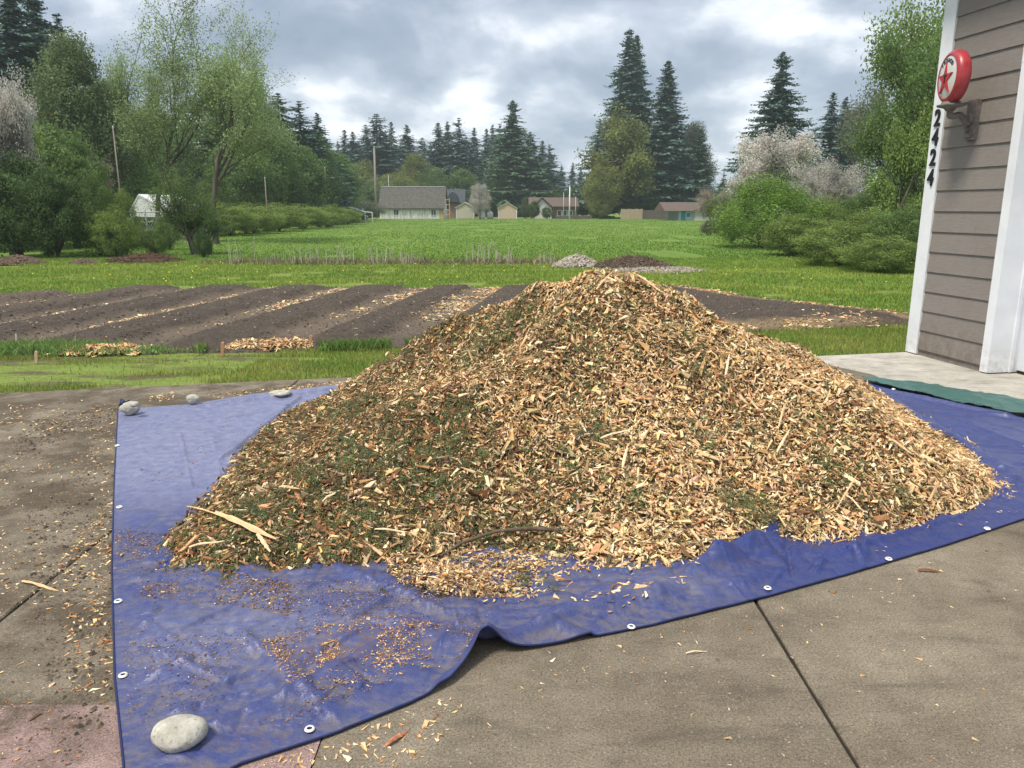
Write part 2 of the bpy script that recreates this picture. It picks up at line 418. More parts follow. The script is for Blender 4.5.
# mulch along the right-hand border
right = (X > 1.5)
dr = np.zeros(X.shape)
mul = right * (np.exp(-((front - .35) / .42) ** 2) * sstep(6.2, 4.6, X) + 0)
bx = np.interp(Y, [11.1, 11.7, 13.4, 16.0], [6.1, 5.6, 4.3, 3.2])
mul = np.maximum(mul, right * (1 - sstep(.05, .35, np.abs(bx - X - .15))))
chipw = np.maximum(chipw, mul)
grey = np.clip(np.maximum(sstep(-6.2, -9, X) * .5 * sstep(11, 13, Y), .85 * tread * (.35 + .65 * sstep(.2, 1.5, front))), 0, 1)
mb = MB(); ny, nx = X.shape; i = np.arange(ny - 1)[:, None] * nx; j = np.arange(nx - 1)[None, :]
q = np.stack([i + j, i + j + 1, i + nx + j + 1, i + nx + j], -1).reshape(-1, 4)
keep = ins.ravel()[q].all(1)
edge = ins & ~(np.roll(ins, 1, 0) & np.roll(ins, -1, 0) & np.roll(ins, 1, 1) & np.roll(ins, -1, 1))
Z[edge] = -.06
mb.add(np.stack([X, Y, Z], -1).reshape(-1, 3), q[keep], c=np.stack([chipw, grey, 0 * X], -1).reshape(-1, 3))
struct(mb.build('soil_beds', M_soil, smooth=True), 'long dark tilled soil beds with chip strewn paths between them', 'soil bed')
def bed_z(x, y):
    ix = np.clip(((np.asarray(x) + 12.4) / .045).astype(int), 0, len(xs) - 1); iy = np.clip(((np.asarray(y) - 7.9) / .05).astype(int), 0, len(ys) - 1)
    return Zbed[iy, ix], chipw[iy, ix]

# ------------------------------------------------------------------ tarp
lerp = np.interp
bot = np.array([(-1.02, 1.70)] + [XY(g(*p)) for p in [(240, 766), (330, 737), (410, 705), (450, 685), (480, 658), (520, 652), (570, 643), (650, 627), (752, 602), (850, 575), (950, 545), (1024, 520)]] + [(3.75, 4.42), (4.35, 4.78)])
lef = np.array([(-1.02, 1.70), XY(g(124, 768)), XY(g(115, 680)), XY(g(112, 570)), XY(g(114, 490)), XY(g(118, 410))])
far = np.array([XY(g(*p)) for p in [(118, 410), (190, 405), (250, 395), (330, 386)]] + [(-.6, 7.05), (.8, 7.25), (2.4, 7.3), XY(g(862, 381)), XY(g(945, 393)), XY(g(1024, 405)), (4.45, 6.0)])
rig = np.array([(4.35, 4.78), (4.42, 5.4), (4.45, 6.0)])
def curve(P, n):
    P = np.asarray(P); d = np.r_[0, np.cumsum(np.linalg.norm(np.diff(P, axis=0), axis=1))]; t = np.linspace(0, d[-1], n)
    return np.c_[np.interp(t, d, P[:, 0]), np.interp(t, d, P[:, 1])]
NU, NV = 960, 640
b_, f_, l_, r_ = curve(bot, NU), curve(far, NU), curve(lef, NV), curve(rig, NV)
u = np.linspace(0, 1, NU)[None, :, None]; v = np.linspace(0, 1, NV)[:, None, None]
TP = (1 - v) * b_[None] + v * f_[None] + (1 - u) * l_[:, None] + u * r_[:, None] - ((1 - u) * (1 - v) * b_[0] + u * (1 - v) * b_[-1] + (1 - u) * v * f_[0] + u * v * f_[-1])
TX, TY = TP[..., 0], TP[..., 1]
def seg(X, Y, a, b):
    a = np.array(a[:2]); b = np.array(b[:2]); d = b - a; t = np.clip(((X - a[0]) * d[0] + (Y - a[1]) * d[1]) / (d @ d), 0, 1)
    px_, py_ = a[0] + t * d[0], a[1] + t * d[1]
    side = np.sign((X - a[0]) * d[1] - (Y - a[1]) * d[0])
    return np.hypot(X - px_, Y - py_), t, side
def fold(X, Y, p1, p2, w1, h1, h2=None, asym=.4):
    """a raised crease between two pixels; steep on one side, soft on the other"""
    D, t, sd_ = seg(X, Y, g(*p1), g(*p2)); hh = h1 + ((h1 if h2 is None else h2) - h1) * t
    ww = np.where(sd_ > 0, w1 * asym, w1); return hh * np.exp(-(D / ww) ** 2)
RC = np.random.default_rng(909)
CREASES = []
for _ in range(300):
    cx_, cy_ = RC.uniform(90, 1010), RC.uniform(560, 760)
    c_ = g(cx_, cy_)[:2]; a_ = RC.normal(.5, .55); L_ = RC.uniform(.08, .45)
    CREASES.append((c_, c_ + L_ * np.array([math.cos(a_), math.sin(a_)]), RC.uniform(.008, .028), RC.uniform(.006, .019) * RC.choice([1, -.6])))
for _ in range(50):
    c_ = np.array([RC.uniform(-3.2, -1.2), RC.uniform(3.4, 6.6)]); a_ = RC.uniform(0, 3.1); L_ = RC.uniform(.3, 1.2)
    CREASES.append((c_, c_ + L_ * np.array([math.cos(a_), math.sin(a_)]), RC.uniform(.015, .04), RC.uniform(.002, .006)))
for _ in range(40):
    c_ = np.array([RC.uniform(2.6, 4.3), RC.uniform(4.0, 6.2)]); a_ = RC.normal(-.9, .4); L_ = RC.uniform(.3, 1.0)
    CREASES.append((c_, c_ + L_ * np.array([math.cos(a_), math.sin(a_)]), RC.uniform(.02, .05), RC.uniform(.006, .018)))
def tarp_z(X, Y, ef=1.0):
    nearf = sstep(4.6, 3.0, Y)
    warp = fbm(X * 1.4, Y * 1.4, 0, 3, 51) * 1.2
    z = .009 * fbm(X * 2.2, Y * 2.2, 0, 2, 81) + .010 * ridge(X * 2.6 + warp, Y * 4.0 - warp, 2, 61) * (.35 + .65 * nearf)
    def crump(k, sd, w_): return np.abs(2 * vnoise(X * k + 1.5 * warp, Y * k * 1.25 - 1.2 * warp, 0, sd) - 1) * w_
    z = z + (crump(5, 201, .020) + crump(12, 203, .012) + crump(25, 207, .004)) * (.15 + .85 * nearf)
    for a_, b2_, w_, h_ in CREASES:
        D_, t_, sg_ = seg(X, Y, a_, b2_); z = z + h_ * np.clip(1 - D_ / w_, 0, 1) * np.sin(np.pi * np.clip(t_ * .96 + .02, 0, 1)) * 1.0
    # factory folds: a faint square grid of straight creases
    uu_ = X * .98 + Y * .19; vv_ = -X * .19 + Y * .98
    z = z + .0035 * np.clip(1 - np.abs((uu_ / .62) % 1 - .5) * .62 / .012, 0, 1) + .0035 * np.clip(1 - np.abs((vv_ / .62) % 1 - .5) * .62 / .012, 0, 1)
    z = .006 + np.maximum(z, 0) * ef
    F = fold
    z = z + F(X, Y, (772, 536), (715, 565), .08, .055, .045, .6) + F(X, Y, (715, 565), (655, 600), .07, .05, .02, .4) + F(X, Y, (655, 600), (600, 612), .06, .02, .02)
    z = z + F(X, Y, (588, 638), (545, 630), .05, .018, .025, .4) + F(X, Y, (545, 630), (486, 652), .07, .025, .04, .3) + F(X, Y, (486, 655), (440, 690), .10, .035, .02, .3)
    z = z + F(X, Y, (486, 655), (430, 640), .10, .05, .02, .5) + F(X, Y, (640, 596), (560, 620), .06, .025, .03, .6)
    z = z + F(X, Y, (352, 626), (405, 600), .035, .02) + F(X, Y, (310, 662), (355, 642), .03, .018) + F(X, Y, (180, 435), (192, 490), .012, .012) + F(X, Y, (214, 445), (220, 480), .02, .008)
    z = z + F(X, Y, (180, 640), (250, 600), .025, .018, .01) + F(X, Y, (250, 600), (290, 575), .02, .010) + F(X, Y, (150, 660), (230, 690), .04, .02)
    z = z + F(X, Y, (395, 640), (290, 700), .05, .02) + F(X, Y, (240, 640), (330, 720), .05, .02) + F(X, Y, (340, 575), (430, 615), .06, .025)
    z = z + F(X, Y, (210, 408), (330, 392), .05, .02) + F(X, Y, (200, 425), (290, 410), .03, .012) + F(X, Y, (225, 460), (300, 400), .05, .03)
    z = z + F(X, Y, (880, 392), (1005, 418), .07, .03) + F(X, Y, (895, 405), (960, 450), .08, .04) + F(X, Y, (905, 420), (1000, 470), .07, .03) + F(X, Y, (960, 425), (1024, 450), .05, .03) + F(X, Y, (1000, 500), (1024, 470), .06, .02) + F(X, Y, (850, 555), (960, 520), .05, .02)
    return z
# hold the hem near the ground except at the two lifted folds
edge_v = np.minimum(np.minimum(v[..., 0] * np.ones(TX.shape), 1 - v[..., 0]) * 4.5, np.minimum(u[..., 0] * np.ones(TX.shape), 1 - u[..., 0]) * 6)
TZ = tarp_z(TX, TY, .12 + .88 * sstep(0, .16, edge_v))
def f_tarp(n, b, base, dirty):
    co = obj_co(n)
    a = n.new('ShaderNodeAttribute'); a.attribute_name = 'tint'
    sp = n.new('ShaderNodeSeparateColor', {0: a.outputs['Color']})
    s1 = n.noise(n.new('ShaderNodeMapping', {'Vector': co, 'Rotation': (0, 0, -.95), 'Scale': (1, 2.6, 1)}).outputs[0], 9, 8, .74); s2 = n.noise(co, 38, 4, .7); s3 = n.noise(co, 2.2, 4, .6)
    c = n.mix(n.rng(s3, .35, .7), base, tuple(k * 1.18 for k in base))
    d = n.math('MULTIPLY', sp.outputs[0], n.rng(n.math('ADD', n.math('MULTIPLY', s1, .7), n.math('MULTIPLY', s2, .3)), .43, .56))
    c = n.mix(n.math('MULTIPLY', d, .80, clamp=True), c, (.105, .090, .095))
    dust_sheen = n.rng(n.noise(co, 16, 6, .75), .30, .68, .40, .95)
    c = n.mix(n.math('MULTIPLY', dust_sheen, sp.outputs[1]), c, (.215, .228, .345))  # pale tint: dust together with painted sky reflection
    c = n.mix(n.math('MULTIPLY', sp.outputs[2], n.rng(s2, .45, .6)), c, (.11, .055, .04))
    link(n, c, b.inputs['Base Color'])
    r = n.rng(n.math('ADD', s1, n.math('MULTIPLY', sp.outputs[0], .35)), .35, .95, .33, .62); link(n, r, b.inputs['Roughness'])
    weave = n.new('ShaderNodeTexWave', {'Vector': co, 'Scale': 190.0}, bands_direction='X').outputs[1]
    cr = n.noise(n.scaled(co, (1.0, 1.5, 1)), 17, 4, .55, .2)
    cr = n.math('ABSOLUTE', n.math('SUBTRACT', cr, .5))
    h = n.math('ADD', n.math('MULTIPLY', cr, -1.3), n.math('MULTIPLY', s2, .25))
    bump(n, b, h, .45, .016)
M_tarp = material('blue_tarp', lambda n, b: f_tarp(n, b, (.015, .029, .140), 1), rough=.36, spec=.5)
M_tarp_g = material('green_tarp_underside', lambda n, b: f_tarp(n, b, (.015, .095, .072), 1), rough=.42, spec=.55)
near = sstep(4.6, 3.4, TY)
dirt = np.clip((fbm(TX * 2.6 + 2, TY * 3.2, 0, 5, 101, .6) - .44) * 6, 0, 1) * (.2 + .8 * near) * sstep(1.4, .2, TX) + .22 * near
def blob(X, Y, p, rx, ry):
    c = g(*p); return np.exp(-((X - c[0]) / rx) ** 2 - ((Y - c[1]) / ry) ** 2)
def blur(Z_, r_):
    for ax in (0, 1):
        K_ = np.pad(Z_, [(r_ + 1, r_) if a_ == ax else (0, 0) for a_ in (0, 1)], mode='edge'); C_ = np.cumsum(K_, axis=ax)
        Z_ = (np.take(C_, range(2 * r_ + 1, C_.shape[ax]), ax) - np.take(C_, range(0, C_.shape[ax] - 2 * r_ - 1), ax)) / (2 * r_ + 1)
    return Z_
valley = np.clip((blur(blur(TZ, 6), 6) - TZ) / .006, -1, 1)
dirt = np.clip(dirt * .8 + .75 * np.clip(valley, 0, 1) * (.25 + .75 * near) + .28 * near, 0, 1) * (1 - .7 * np.clip(-valley, 0, 1) * near)  # valley term: brown tint stronger in dips, weaker on raised creases
dirt = dirt * (1 - .6 * sstep(.5, 1.3, TX))
dirt = np.clip(dirt + .9 * blob(TX, TY, (130, 553), .14, .12) + .5 * blob(TX, TY, (230, 590), .35, .2) + .6 * blob(TX, TY, (170, 440), .3, .3) + .5 * blob(TX, TY, (530, 590), .45, .18) + .6 * blob(TX, TY, (560, 610), .3, .12), 0, 1)
dust_sheen = np.clip(.12 + .88 * (1 - near) + .5 * blob(TX, TY, (690, 590), .25, .12) + .4 * blob(TX, TY, (230, 640), .4, .3), 0, 1)  # dust plus sky reflection painted into the colour, paler towards the far end
dust_sheen = dust_sheen * (1 - .82 * sstep(.3, 1.2, TX))
rust = np.clip(.9 * blob(TX, TY, (330, 660), .16, .12) + .9 * blob(TX, TY, (290, 655), .07, .06) + .5 * blob(TX, TY, (250, 740), .1, .06) + .4 * blob(TX, TY, (400, 640), .25, .1), 0, 1)
tarp = thing('tarp', 'large crinkled blue plastic tarp spread on the driveway under the wood chip pile', 'tarp', (0.0, 2.6, 0))
mb = MB(); ny, nx = TX.shape; i = np.arange(ny - 1)[:, None] * nx; j = np.arange(nx - 1)[None, :]
mb.add(np.stack([TX, TY, TZ], -1).reshape(-1, 3), np.stack([i + j, i + j + 1, i + nx + j + 1, i + nx + j], -1).reshape(-1, 4), c=np.stack([dirt, dust_sheen, rust], -1).reshape(-1, 3))
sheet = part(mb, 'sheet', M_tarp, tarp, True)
# hem rope round the visible borders
M_hem = material('blue_hem', base=(.014, .022, .085), rough=.5)
for cx, cy, cz in ((TX[0], TY[0], TZ[0]), (TX[:, 0], TY[:, 0], TZ[:, 0])):
    mb = MB(); mb.tube(np.c_[cx, cy, cz + .001][::2], .004, 6); part(mb, 'hem', M_hem, tarp, True)
# folded-over green corner
A = [g(*p) for p in [(862, 380.5), (890, 383), (925, 387), (960, 393), (1000, 400.5), (1024, 405)]] + [np.array([4.5, 5.93, 0])]
B = [g(*p) for p in [(864, 383), (890, 391), (925, 399), (960, 408), (1000, 416), (1024, 420)]] + [np.array([4.42, 5.55, 0])]
A = curve([a[:2] for a in A], 140); B = curve([a[:2] for a in B], 140)
k = np.linspace(0, 1, 26)[:, None, None]
FX = (A[None] * (1 - k) + B[None] * k); fx, fy = FX[..., 0], FX[..., 1]; kk = k[..., 0]
fz = .03 + .028 * np.sin(np.pi * kk * .75) * np.linspace(.3, 1, 140)[None] + .05 * (ridge(fx * 3, fy * 5, 3, 7) - .3) * np.linspace(.3, 1, 140)[None] + .008
fy = fy + .03 * (fbm(fx * 5, fy * 2, 0, 2, 9) - .5)
top = np.stack([fx, fy, fz], -1); low = np.stack([fx, fy, fz - .004], -1)
mb = MB(); ny, nx = fx.shape; i = np.arange(ny - 1)[:, None] * nx; j = np.arange(nx - 1)[None, :]
q = np.stack([i + j, i + nx + j, i + nx + j + 1, i + j + 1], -1).reshape(-1, 4)
mb.add(top.reshape(-1, 3), q, c=np.stack([fx * 0 + .12, fx * 0 + .12, fx * 0], -1).reshape(-1, 3)); mb.add(low.reshape(-1, 3), q[:, ::-1], c=(.25, .6, .001))
fl = part(mb, 'folded_edge', M_tarp_g, tarp, True); fl['label'] = 'green underside of the tarp folded over'
# grommets
M_grom = material('aluminium', base=(.82, .82, .80), rough=.38, metal=.35)
M_hole = material('grommet_hole', base=(.02, .02, .02), rough=1)
def tz_at(x, y): return float(tarp_z(np.array([x]), np.array([y]))[0])
tpts = np.stack([TX, TY, TZ], -1).reshape(-1, 3)
for p in [(120, 509), (119, 604), (124, 679), (118, 447), (311, 734), (632, 630), (768, 592), (888, 561.5), (987, 531), (893, 394)]:
    c = g(*p); kx = np.argmin((tpts[:, 0] - c[0]) ** 2 + (tpts[:, 1] - c[1]) ** 2); c = tpts[kx] + (0, 0, .006)
    mb = MB(); n_ = 20; prof = [(.0085, .0), (.0085, .003), (.0105, .0045), (.014, .003), (.0165, -.001)]
    mb.lathe(prof, n_, Matrix.Translation(c)); gr = part(mb, 'grommet', M_grom, tarp, True)
    mb = MB(); a = np.arange(16) * math.tau / 16; mb.add(np.c_[c[0] + .0088 * np.cos(a), c[1] + .0088 * np.sin(a), np.full(16, c[2] + .0008)]); mb.ng.append(list(range(16)))
    part(mb, 'eyelet', M_hole, gr)
# crumpled corner tie at the far left corner
c = g(127, 408); mb = MB()
mb.tube([c + (-.05, .0, .01), c + (-.03, .01, .06), c + (.0, .02, .05), c + (.01, 0, .01)], [.018, .026, .024, .02], 7)
part(mb, 'bunched_corner', M_hem, tarp, True)

# ------------------------------------------------------------------ wood chip pile
PK = np.array([0.66, 5.25]); HP = 1.144
PPOW = [2.0, 1.205, 1.297, 1.299, 1.137, 0.92, 1.75, 1.03, 1.22, 1.10, 1.02, 0.75]
outl = [g(*p) for p in [(148, 552), (160, 573), (205, 582), (320, 576), (385, 584), (405, 566), (460, 562), (520, 564), (580, 571), (640, 576), (700, 570), (760, 549), (850, 547), (962, 519), (1004, 494), (988, 467), (942, 430), (890, 400)]]
outl += [np.array(p + (0,)) for p in [(3.25, 6.9), (2.4, 7.2), (0.6, 7.1), (-0.6, 6.95), (-1.45, 6.6)]] + [g(*p) for p in [(284, 415), (250, 435), (232, 457), (222, 478), (182, 520)]]
O = np.array([p[:2] for p in outl]) - PK
oth = np.arctan2(O[:, 1], O[:, 0]); orr = np.hypot(O[:, 0], O[:, 1]); k = np.argsort(oth); oth, orr = oth[k], orr[k]
tk = np.linspace(-np.pi, np.pi, 12, endpoint=False)
def pile_h(X, Y):
    dx, dy = X - PK[0], Y - PK[1]; t = np.arctan2(dy, dx); rr = np.hypot(dx, dy)
    R_ = np.interp(t, oth, orr, period=2 * np.pi) * (1 + .05 * (fbm(X * 3, Y * 3, 0, 3, 5) - .5))
    s_ = rr / R_; s = np.clip(np.sqrt(s_ ** 2 + .004), 0, 1)
    p_ = np.interp(t, tk, PPOW, period=2 * np.pi)
    h = HP * 1.06 * (1 - s) ** p_
    lump = (fbm(X * 1.6, Y * 1.6, 0, 3, 15) - .5) * .18 + (fbm(X * 5, Y * 5, 0, 3, 25) - .5) * .11
    h = h + lump * np.clip(h / .35, 0, 1) * np.clip((HP - h) / .25 + .2, 0, 1)
    h = h - .11 * np.exp(-((X + .15) / .32) ** 2 - ((Y - 4.75) / .55) ** 2) - .05 * np.exp(-((X - 1.35) / .3) ** 2 - ((Y - 4.4) / .5) ** 2) + .05 * np.exp(-((X - .72) / .22) ** 2 - ((Y - 4.6) / .4) ** 2)
    toe = .03 * sstep(0, .06, 1 - s_)
    return np.where(s_ < 1, np.maximum(h, 0) + toe, -0.05), s_
def f_mound(n, b):
    co = obj_co(n)
    a = n.new('ShaderNodeTexVoronoi', {'Vector': n.scaled(co, (1, 1, 1)), 'Scale': 55.0}).outputs['Color']
    sp = n.new('ShaderNodeSeparateColor', {0: a})
    c = n.ramp(sp.outputs[0], [(0, (.03, .022, .012)), (.35, (.07, .045, .025)), (.6, (.04, .045, .02)), (.8, (.2, .13, .07)), (1, (.34, .24, .13))])
    link(n, c, b.inputs['Base Color']); bump(n, b, sp.outputs[1], .8, .02)
M_mound = material('packed_wood_mulch', f_mound, rough=.95, spec=.1)
M_chip = tinted('fresh_wood_chips', (1, 1, 1), .75, 0, (60, .82, 1.12))
M_needle = tinted('conifer_needles', (1, 1, 1), .6, .15)
RP = np.random.default_rng(11)
PAL = np.array([(.72, .49, .25), (.84, .66, .41), (.57, .34, .155), (.43, .215, .09), (.22, .11, .05), (.36, .27, .17), (.11, .065, .036)])
def chip_cloud(mb, pos, nrm, L, pal_p, R, tilt=.6, flat=False, wmul=1.0):
    n = len(pos)
    t = perp(R, nrm); nn = nrm + tilt * R.normal(size=(n, 3)) * .5; nn /= np.linalg.norm(nn, axis=1, keepdims=True)
    t = t - nn * (t * nn).sum(1, keepdims=True); t /= np.linalg.norm(t, axis=1, keepdims=True); s_ = np.cross(nn, t)
    W = L * R.uniform(.20, .72, n) * wmul; T = np.clip(L * R.uniform(.04, .14, n), .001, .007)
    taper = R.uniform(.15, 1.0, (n, 2)); skew = R.uniform(-.4, .4, (n, 2)); bend = R.normal(0, .08, n)
    V = np.zeros((n, 8, 3))
    for k_, (a, b2, c2) in enumerate([(-1, -1, -1), (-1, 1, -1), (1, -1, -1), (1, 1, -1), (-1, -1, 1), (-1, 1, 1), (1, -1, 1), (1, 1, 1)]):
        tp = taper[:, 0] if a < 0 else taper[:, 1]; sk = skew[:, 0] if a < 0 else skew[:, 1]
        V[:, k_] = pos + t * (a * L / 2 + b2 * sk * W)[:, None] + s_ * (b2 * W / 2 * tp)[:, None] + nn * (c2 * T / 2 * (.5 + .5 * tp) + T / 2 + bend * L * (a * b2))[:, None]
    base = np.arange(n)[:, None, None] * 8
    fq = np.array([(0, 1, 3, 2), (4, 6, 7, 5), (0, 4, 5, 1), (2, 3, 7, 6), (0, 2, 6, 4), (1, 5, 7, 3)])[None]
    cum = np.cumsum(pal_p, axis=1); r = R.random(n)[:, None]; ci = (r > cum).sum(1).clip(0, len(PAL) - 1)
    col = PAL[ci] * R.uniform(.72, 1.18, (n, 1)) * (1 + .06 * R.normal(size=(n, 3)))
    mb.add(V.reshape(-1, 3), (base + fq).reshape(-1, 4), c=np.repeat(np.clip(col, .01, .9), 8, axis=0))
def pile_points(R, n, jitter=.012):
    X = R.uniform(-2.2, 3.6, n * 3); Y = R.uniform(2.9, 7.4, n * 3)
    h, s_ = pile_h(X, Y); e_ = .02; hx = (pile_h(X + e_, Y)[0] - pile_h(X - e_, Y)[0]) / (2 * e_); hy = (pile_h(X, Y + e_)[0] - pile_h(X, Y - e_)[0]) / (2 * e_)
    hx = np.clip(hx, -1.3, 1.3); hy = np.clip(hy, -1.3, 1.3)
    ok = (s_ < 1.0) & (R.random(len(X)) < np.sqrt(1 + hx ** 2 + hy ** 2) / 2.0 + .2) & ((Y < 6.1) | (R.random(len(X)) < .35))
    X, Y, h, hx, hy, s_ = (a_[ok][:n] for a_ in (X, Y, h, hx, hy, s_))
    nr = np.c_[-hx, -hy, np.ones(len(X))]; nr /= np.linalg.norm(nr, axis=1, keepdims=True)
    return np.c_[X, Y, h + R.normal(0, jitter, len(X))], nr, s_
def greenness(X, Y):
    """left flank carries most of the shredded needles"""
    return np.clip(sstep(.9, -.9, X) * .90 + .04 + 1.7 * (fbm(X * 2.4, Y * 2.4, 0, 4, 44) - .5) + .35 * blob(X, Y, (470, 350), .5, .6), 0, 1)
def palette(X, Y, R):
    gmask = greenness(X, Y)[:, None]
    pale = np.array([.39, .29, .15, .08, .03, .04, .02]); dark = np.array([.12, .10, .12, .15, .22, .09, .20])
    red = np.array([.1, .04, .12, .5, .14, .05, .05]); rb = np.clip(1.4 * (blob(X, Y, (180, 550), .22, .16) + blob(X, Y, (340, 555), .12, .08)), 0, .8)[:, None]
    p_ = pale * (1 - gmask) + dark * gmask; return p_ * (1 - rb) + red * rb
pile = thing('wood_chip_pile', 'tall heap of fresh tan wood chips and shredded green needles on the blue tarp', 'wood chips', (PK[0], PK[1], 0))
X, Y = np.meshgrid(np.arange(-2.2, 3.55, .03), np.arange(2.9, 7.4, .03)); h, s_ = pile_h(X, Y)
mb = MB(); ny, nx = X.shape; i = np.arange(ny - 1)[:, None] * nx; j = np.arange(nx - 1)[None, :]
q = np.stack([i + j, i + j + 1, i + nx + j + 1, i + nx + j], -1).reshape(-1, 4); q = q[(h.ravel()[q] > -.04).any(1)]
mb.add(np.stack([X, Y, np.where(h > 0, h - .012, -.03)], -1).reshape(-1, 3), q)
part(mb, 'mound', M_mound, pile, True)
mb = MB()
pos, nr, s_ = pile_points(RP, 135000); chip_cloud(mb, pos, nr, np.clip(RP.lognormal(math.log(.0175), .42, len(pos)), .006, .055), palette(pos[:, 0], pos[:, 1], RP), RP, .75)
pos, nr, s_ = pile_points(RP, 13000, .006); chip_cloud(mb, pos + nr * .008, nr, np.clip(RP.lognormal(math.log(.036), .4, len(pos)), .02, .10), palette(pos[:, 0], pos[:, 1], RP), RP, .7, wmul=.6)
pos, nr, s_ = pile_points(RP, 700, .004); chip_cloud(mb, pos + nr * .014, nr, np.clip(RP.lognormal(math.log(.068), .35, len(pos)), .045, .18), palette(pos[:, 0], pos[:, 1], RP), RP, .5, wmul=.42)
o = part(mb, 'chips', M_chip, pile); o['kind'] = 'stuff'
def sprigs(mb, pos, nr, R, size=.07, k=14):
    n = len(pos); t = perp(R, nr) + nr * R.uniform(-.1, .45, (n, 1)); t /= np.linalg.norm(t, axis=1, keepdims=True); sd_ = np.cross(nr, t)
    L = size * R.uniform(.5, 1.5, n); col0 = np.array([(.075, .095, .034)]) * R.uniform(.55, 1.7, (n, 1)) * (1 + .12 * R.normal(size=(n, 3)))
    for a in range(k):
        fpos = (a + .5) / k; sg = 1 if a % 2 else -1
        c = pos + t * (L * (fpos - .3))[:, None] + nr * .004; nd = t * .55 + sd_ * sg * R.uniform(.5, 1.2, (n, 1)) + nr * R.normal(0, .3, (n, 1)); nd /= np.linalg.norm(nd, axis=1, keepdims=True)
        ln = (.2 * L * (1.15 - fpos))[:, None]
        wv = np.cross(nd, nr + .4 * R.normal(size=(n, 3))); wv /= np.linalg.norm(wv, axis=1, keepdims=True) + 1e-6
        mb.leaves(c + nd * ln, nd * ln, wv * .0028, np.clip(col0, .004, .5))
pos, nr, s_ = pile_points(RP, 30000, .006); gm = greenness(pos[:, 0], pos[:, 1]); ok = RP.random(len(pos)) < gm ** 1.3 * .92 + .03; pos, nr = pos[ok], nr[ok]
mb = MB(); sprigs(mb, pos + nr * .006, nr, RP, .058, 10)
xy = np.array([g(RP.uniform(385, 560), RP.uniform(560, 604))[:2] for _ in range(90)]); sprigs(mb, np.c_[xy, np.full(len(xy), .035)], np.tile((0, 0, 1.), (len(xy), 1)), RP, .07, 12)
# a few dense clumps of branchlets
for p, n_, r_c in [((480, 345), 70, .2), ((520, 318), 80, .2), ((760, 513), 25, .14), ((730, 505), 15, .12), ((330, 470), 50, .2), ((450, 470), 50, .25), ((600, 440), 30, .14), ((350, 410), 50, .2), ((640, 500), 20, .16), ((690, 350), 25, .2), ((900, 505), 14, .15), ((250, 520), 40, .2), ((700, 440), 22, .16), ((840, 470), 18, .16), ((800, 420), 16, .16)]:
    d = ray(*p); ts = np.linspace(.002, .012, 400); P_ = CAMP + d[None] * ts[:, None]; hh = pile_h(P_[:, 0], P_[:, 1])[0]; k_ = np.argmax(P_[:, 2] < hh); c = P_[k_] if P_[k_, 2] < hh[k_] else g(*p)
    xy = c[:2] + RP.normal(0, r_c * .5, (n_, 2)); hh = pile_h(xy[:, 0], xy[:, 1])[0]; okk = hh > 0; xy, hh = xy[okk], hh[okk]
    sprigs(mb, np.c_[xy, hh + .018], np.tile((-.1, -.45, .88), (len(xy), 1)) + RP.normal(0, .15, (len(xy), 3)), RP, .1, 14)
o = part(mb, 'needle_sprigs', M_needle, pile); o['kind'] = 'stuff'

def on_pile(px_, py_):
    d = ray(px_, py_); ts = np.linspace(.0025, .012, 1500); P_ = CAMP + d[None] * ts[:, None]
    hh = pile_h(P_[:, 0], P_[:, 1])[0]; m_ = P_[:, 2] < np.maximum(hh, .02); return P_[np.argmax(m_)] if m_.any() else g(px_, py_, .02)
def splinter(name, label, cat, p1, p2, wid, col, m=None, lift=.055, group=None, crook=.0, ground=False):
    a = (g(*p1, .012) if ground else on_pile(*p1)) + (0, 0, lift); b2 = (g(*p2, .012) if ground else on_pile(*p2)) + (0, 0, lift)
    org = (a + b2) / 2; R = np.random.default_rng(int(p1[0] * 7 + p1[1])); n_ = 12; t = np.linspace(0, 1, n_)[:, None]
    P_ = a * (1 - t) + b2 * t; d = (b2 - a) / np.linalg.norm(b2 - a); s_ = np.cross(d, (0, -.4, 1)); s_ /= np.linalg.norm(s_); up_ = np.cross(s_, d)
    P_ = P_ + s_ * (crook * np.sin(t * 3.0)) + up_ * .006 * np.sin(t * 5)
    wv = wid * (.25 + .75 * np.sin(np.pi * np.clip(t * .9 + .1, 0, 1)) ** .6) * (1 + .25 * R.normal(size=(n_, 1)) * .6); th_ = wv * .3
    a5 = [(-1, -.4), (-.5, .7), (.3, 1), (1, .1), (.4, -.8)]
    V = np.stack([P_ + s_ * wv * .5 * x_ + up_ * th_ * z_ * (1 + .3 * R.normal(size=(n_, 1)) * .5) for x_, z_ in a5], 1)
    mb = MB(); i_ = np.arange(n_ - 1)[:, None] * 5; j_ = np.arange(5)[None]; j2 = (j_ + 1) % 5
    cc = np.array(col) * (1 + .12 * R.normal(size=(n_ * 5, 1)))
    mb.add(V.reshape(-1, 3), np.stack([i_ + j_, i_ + j2, i_ + 5 + j2, i_ + 5 + j_], -1).reshape(-1, 4), c=cc); mb.ng += [list(range(5))[::-1], [(n_ - 1) * 5 + k for k in range(5)]]
    return tag(mb.build(name, m or M_splint, origin=tuple(org)), label, cat, group)
M_splint = tinted('split_wood', (1, 1, 1), .7, 0, (90, .8, 1.15))
TAN, CREAM, BROWN, BARK = (.66, .47, .26), (.76, .60, .38), (.35, .18, .08), (.16, .095, .055)
GS = 'larger split pieces lying on the wood chip pile'
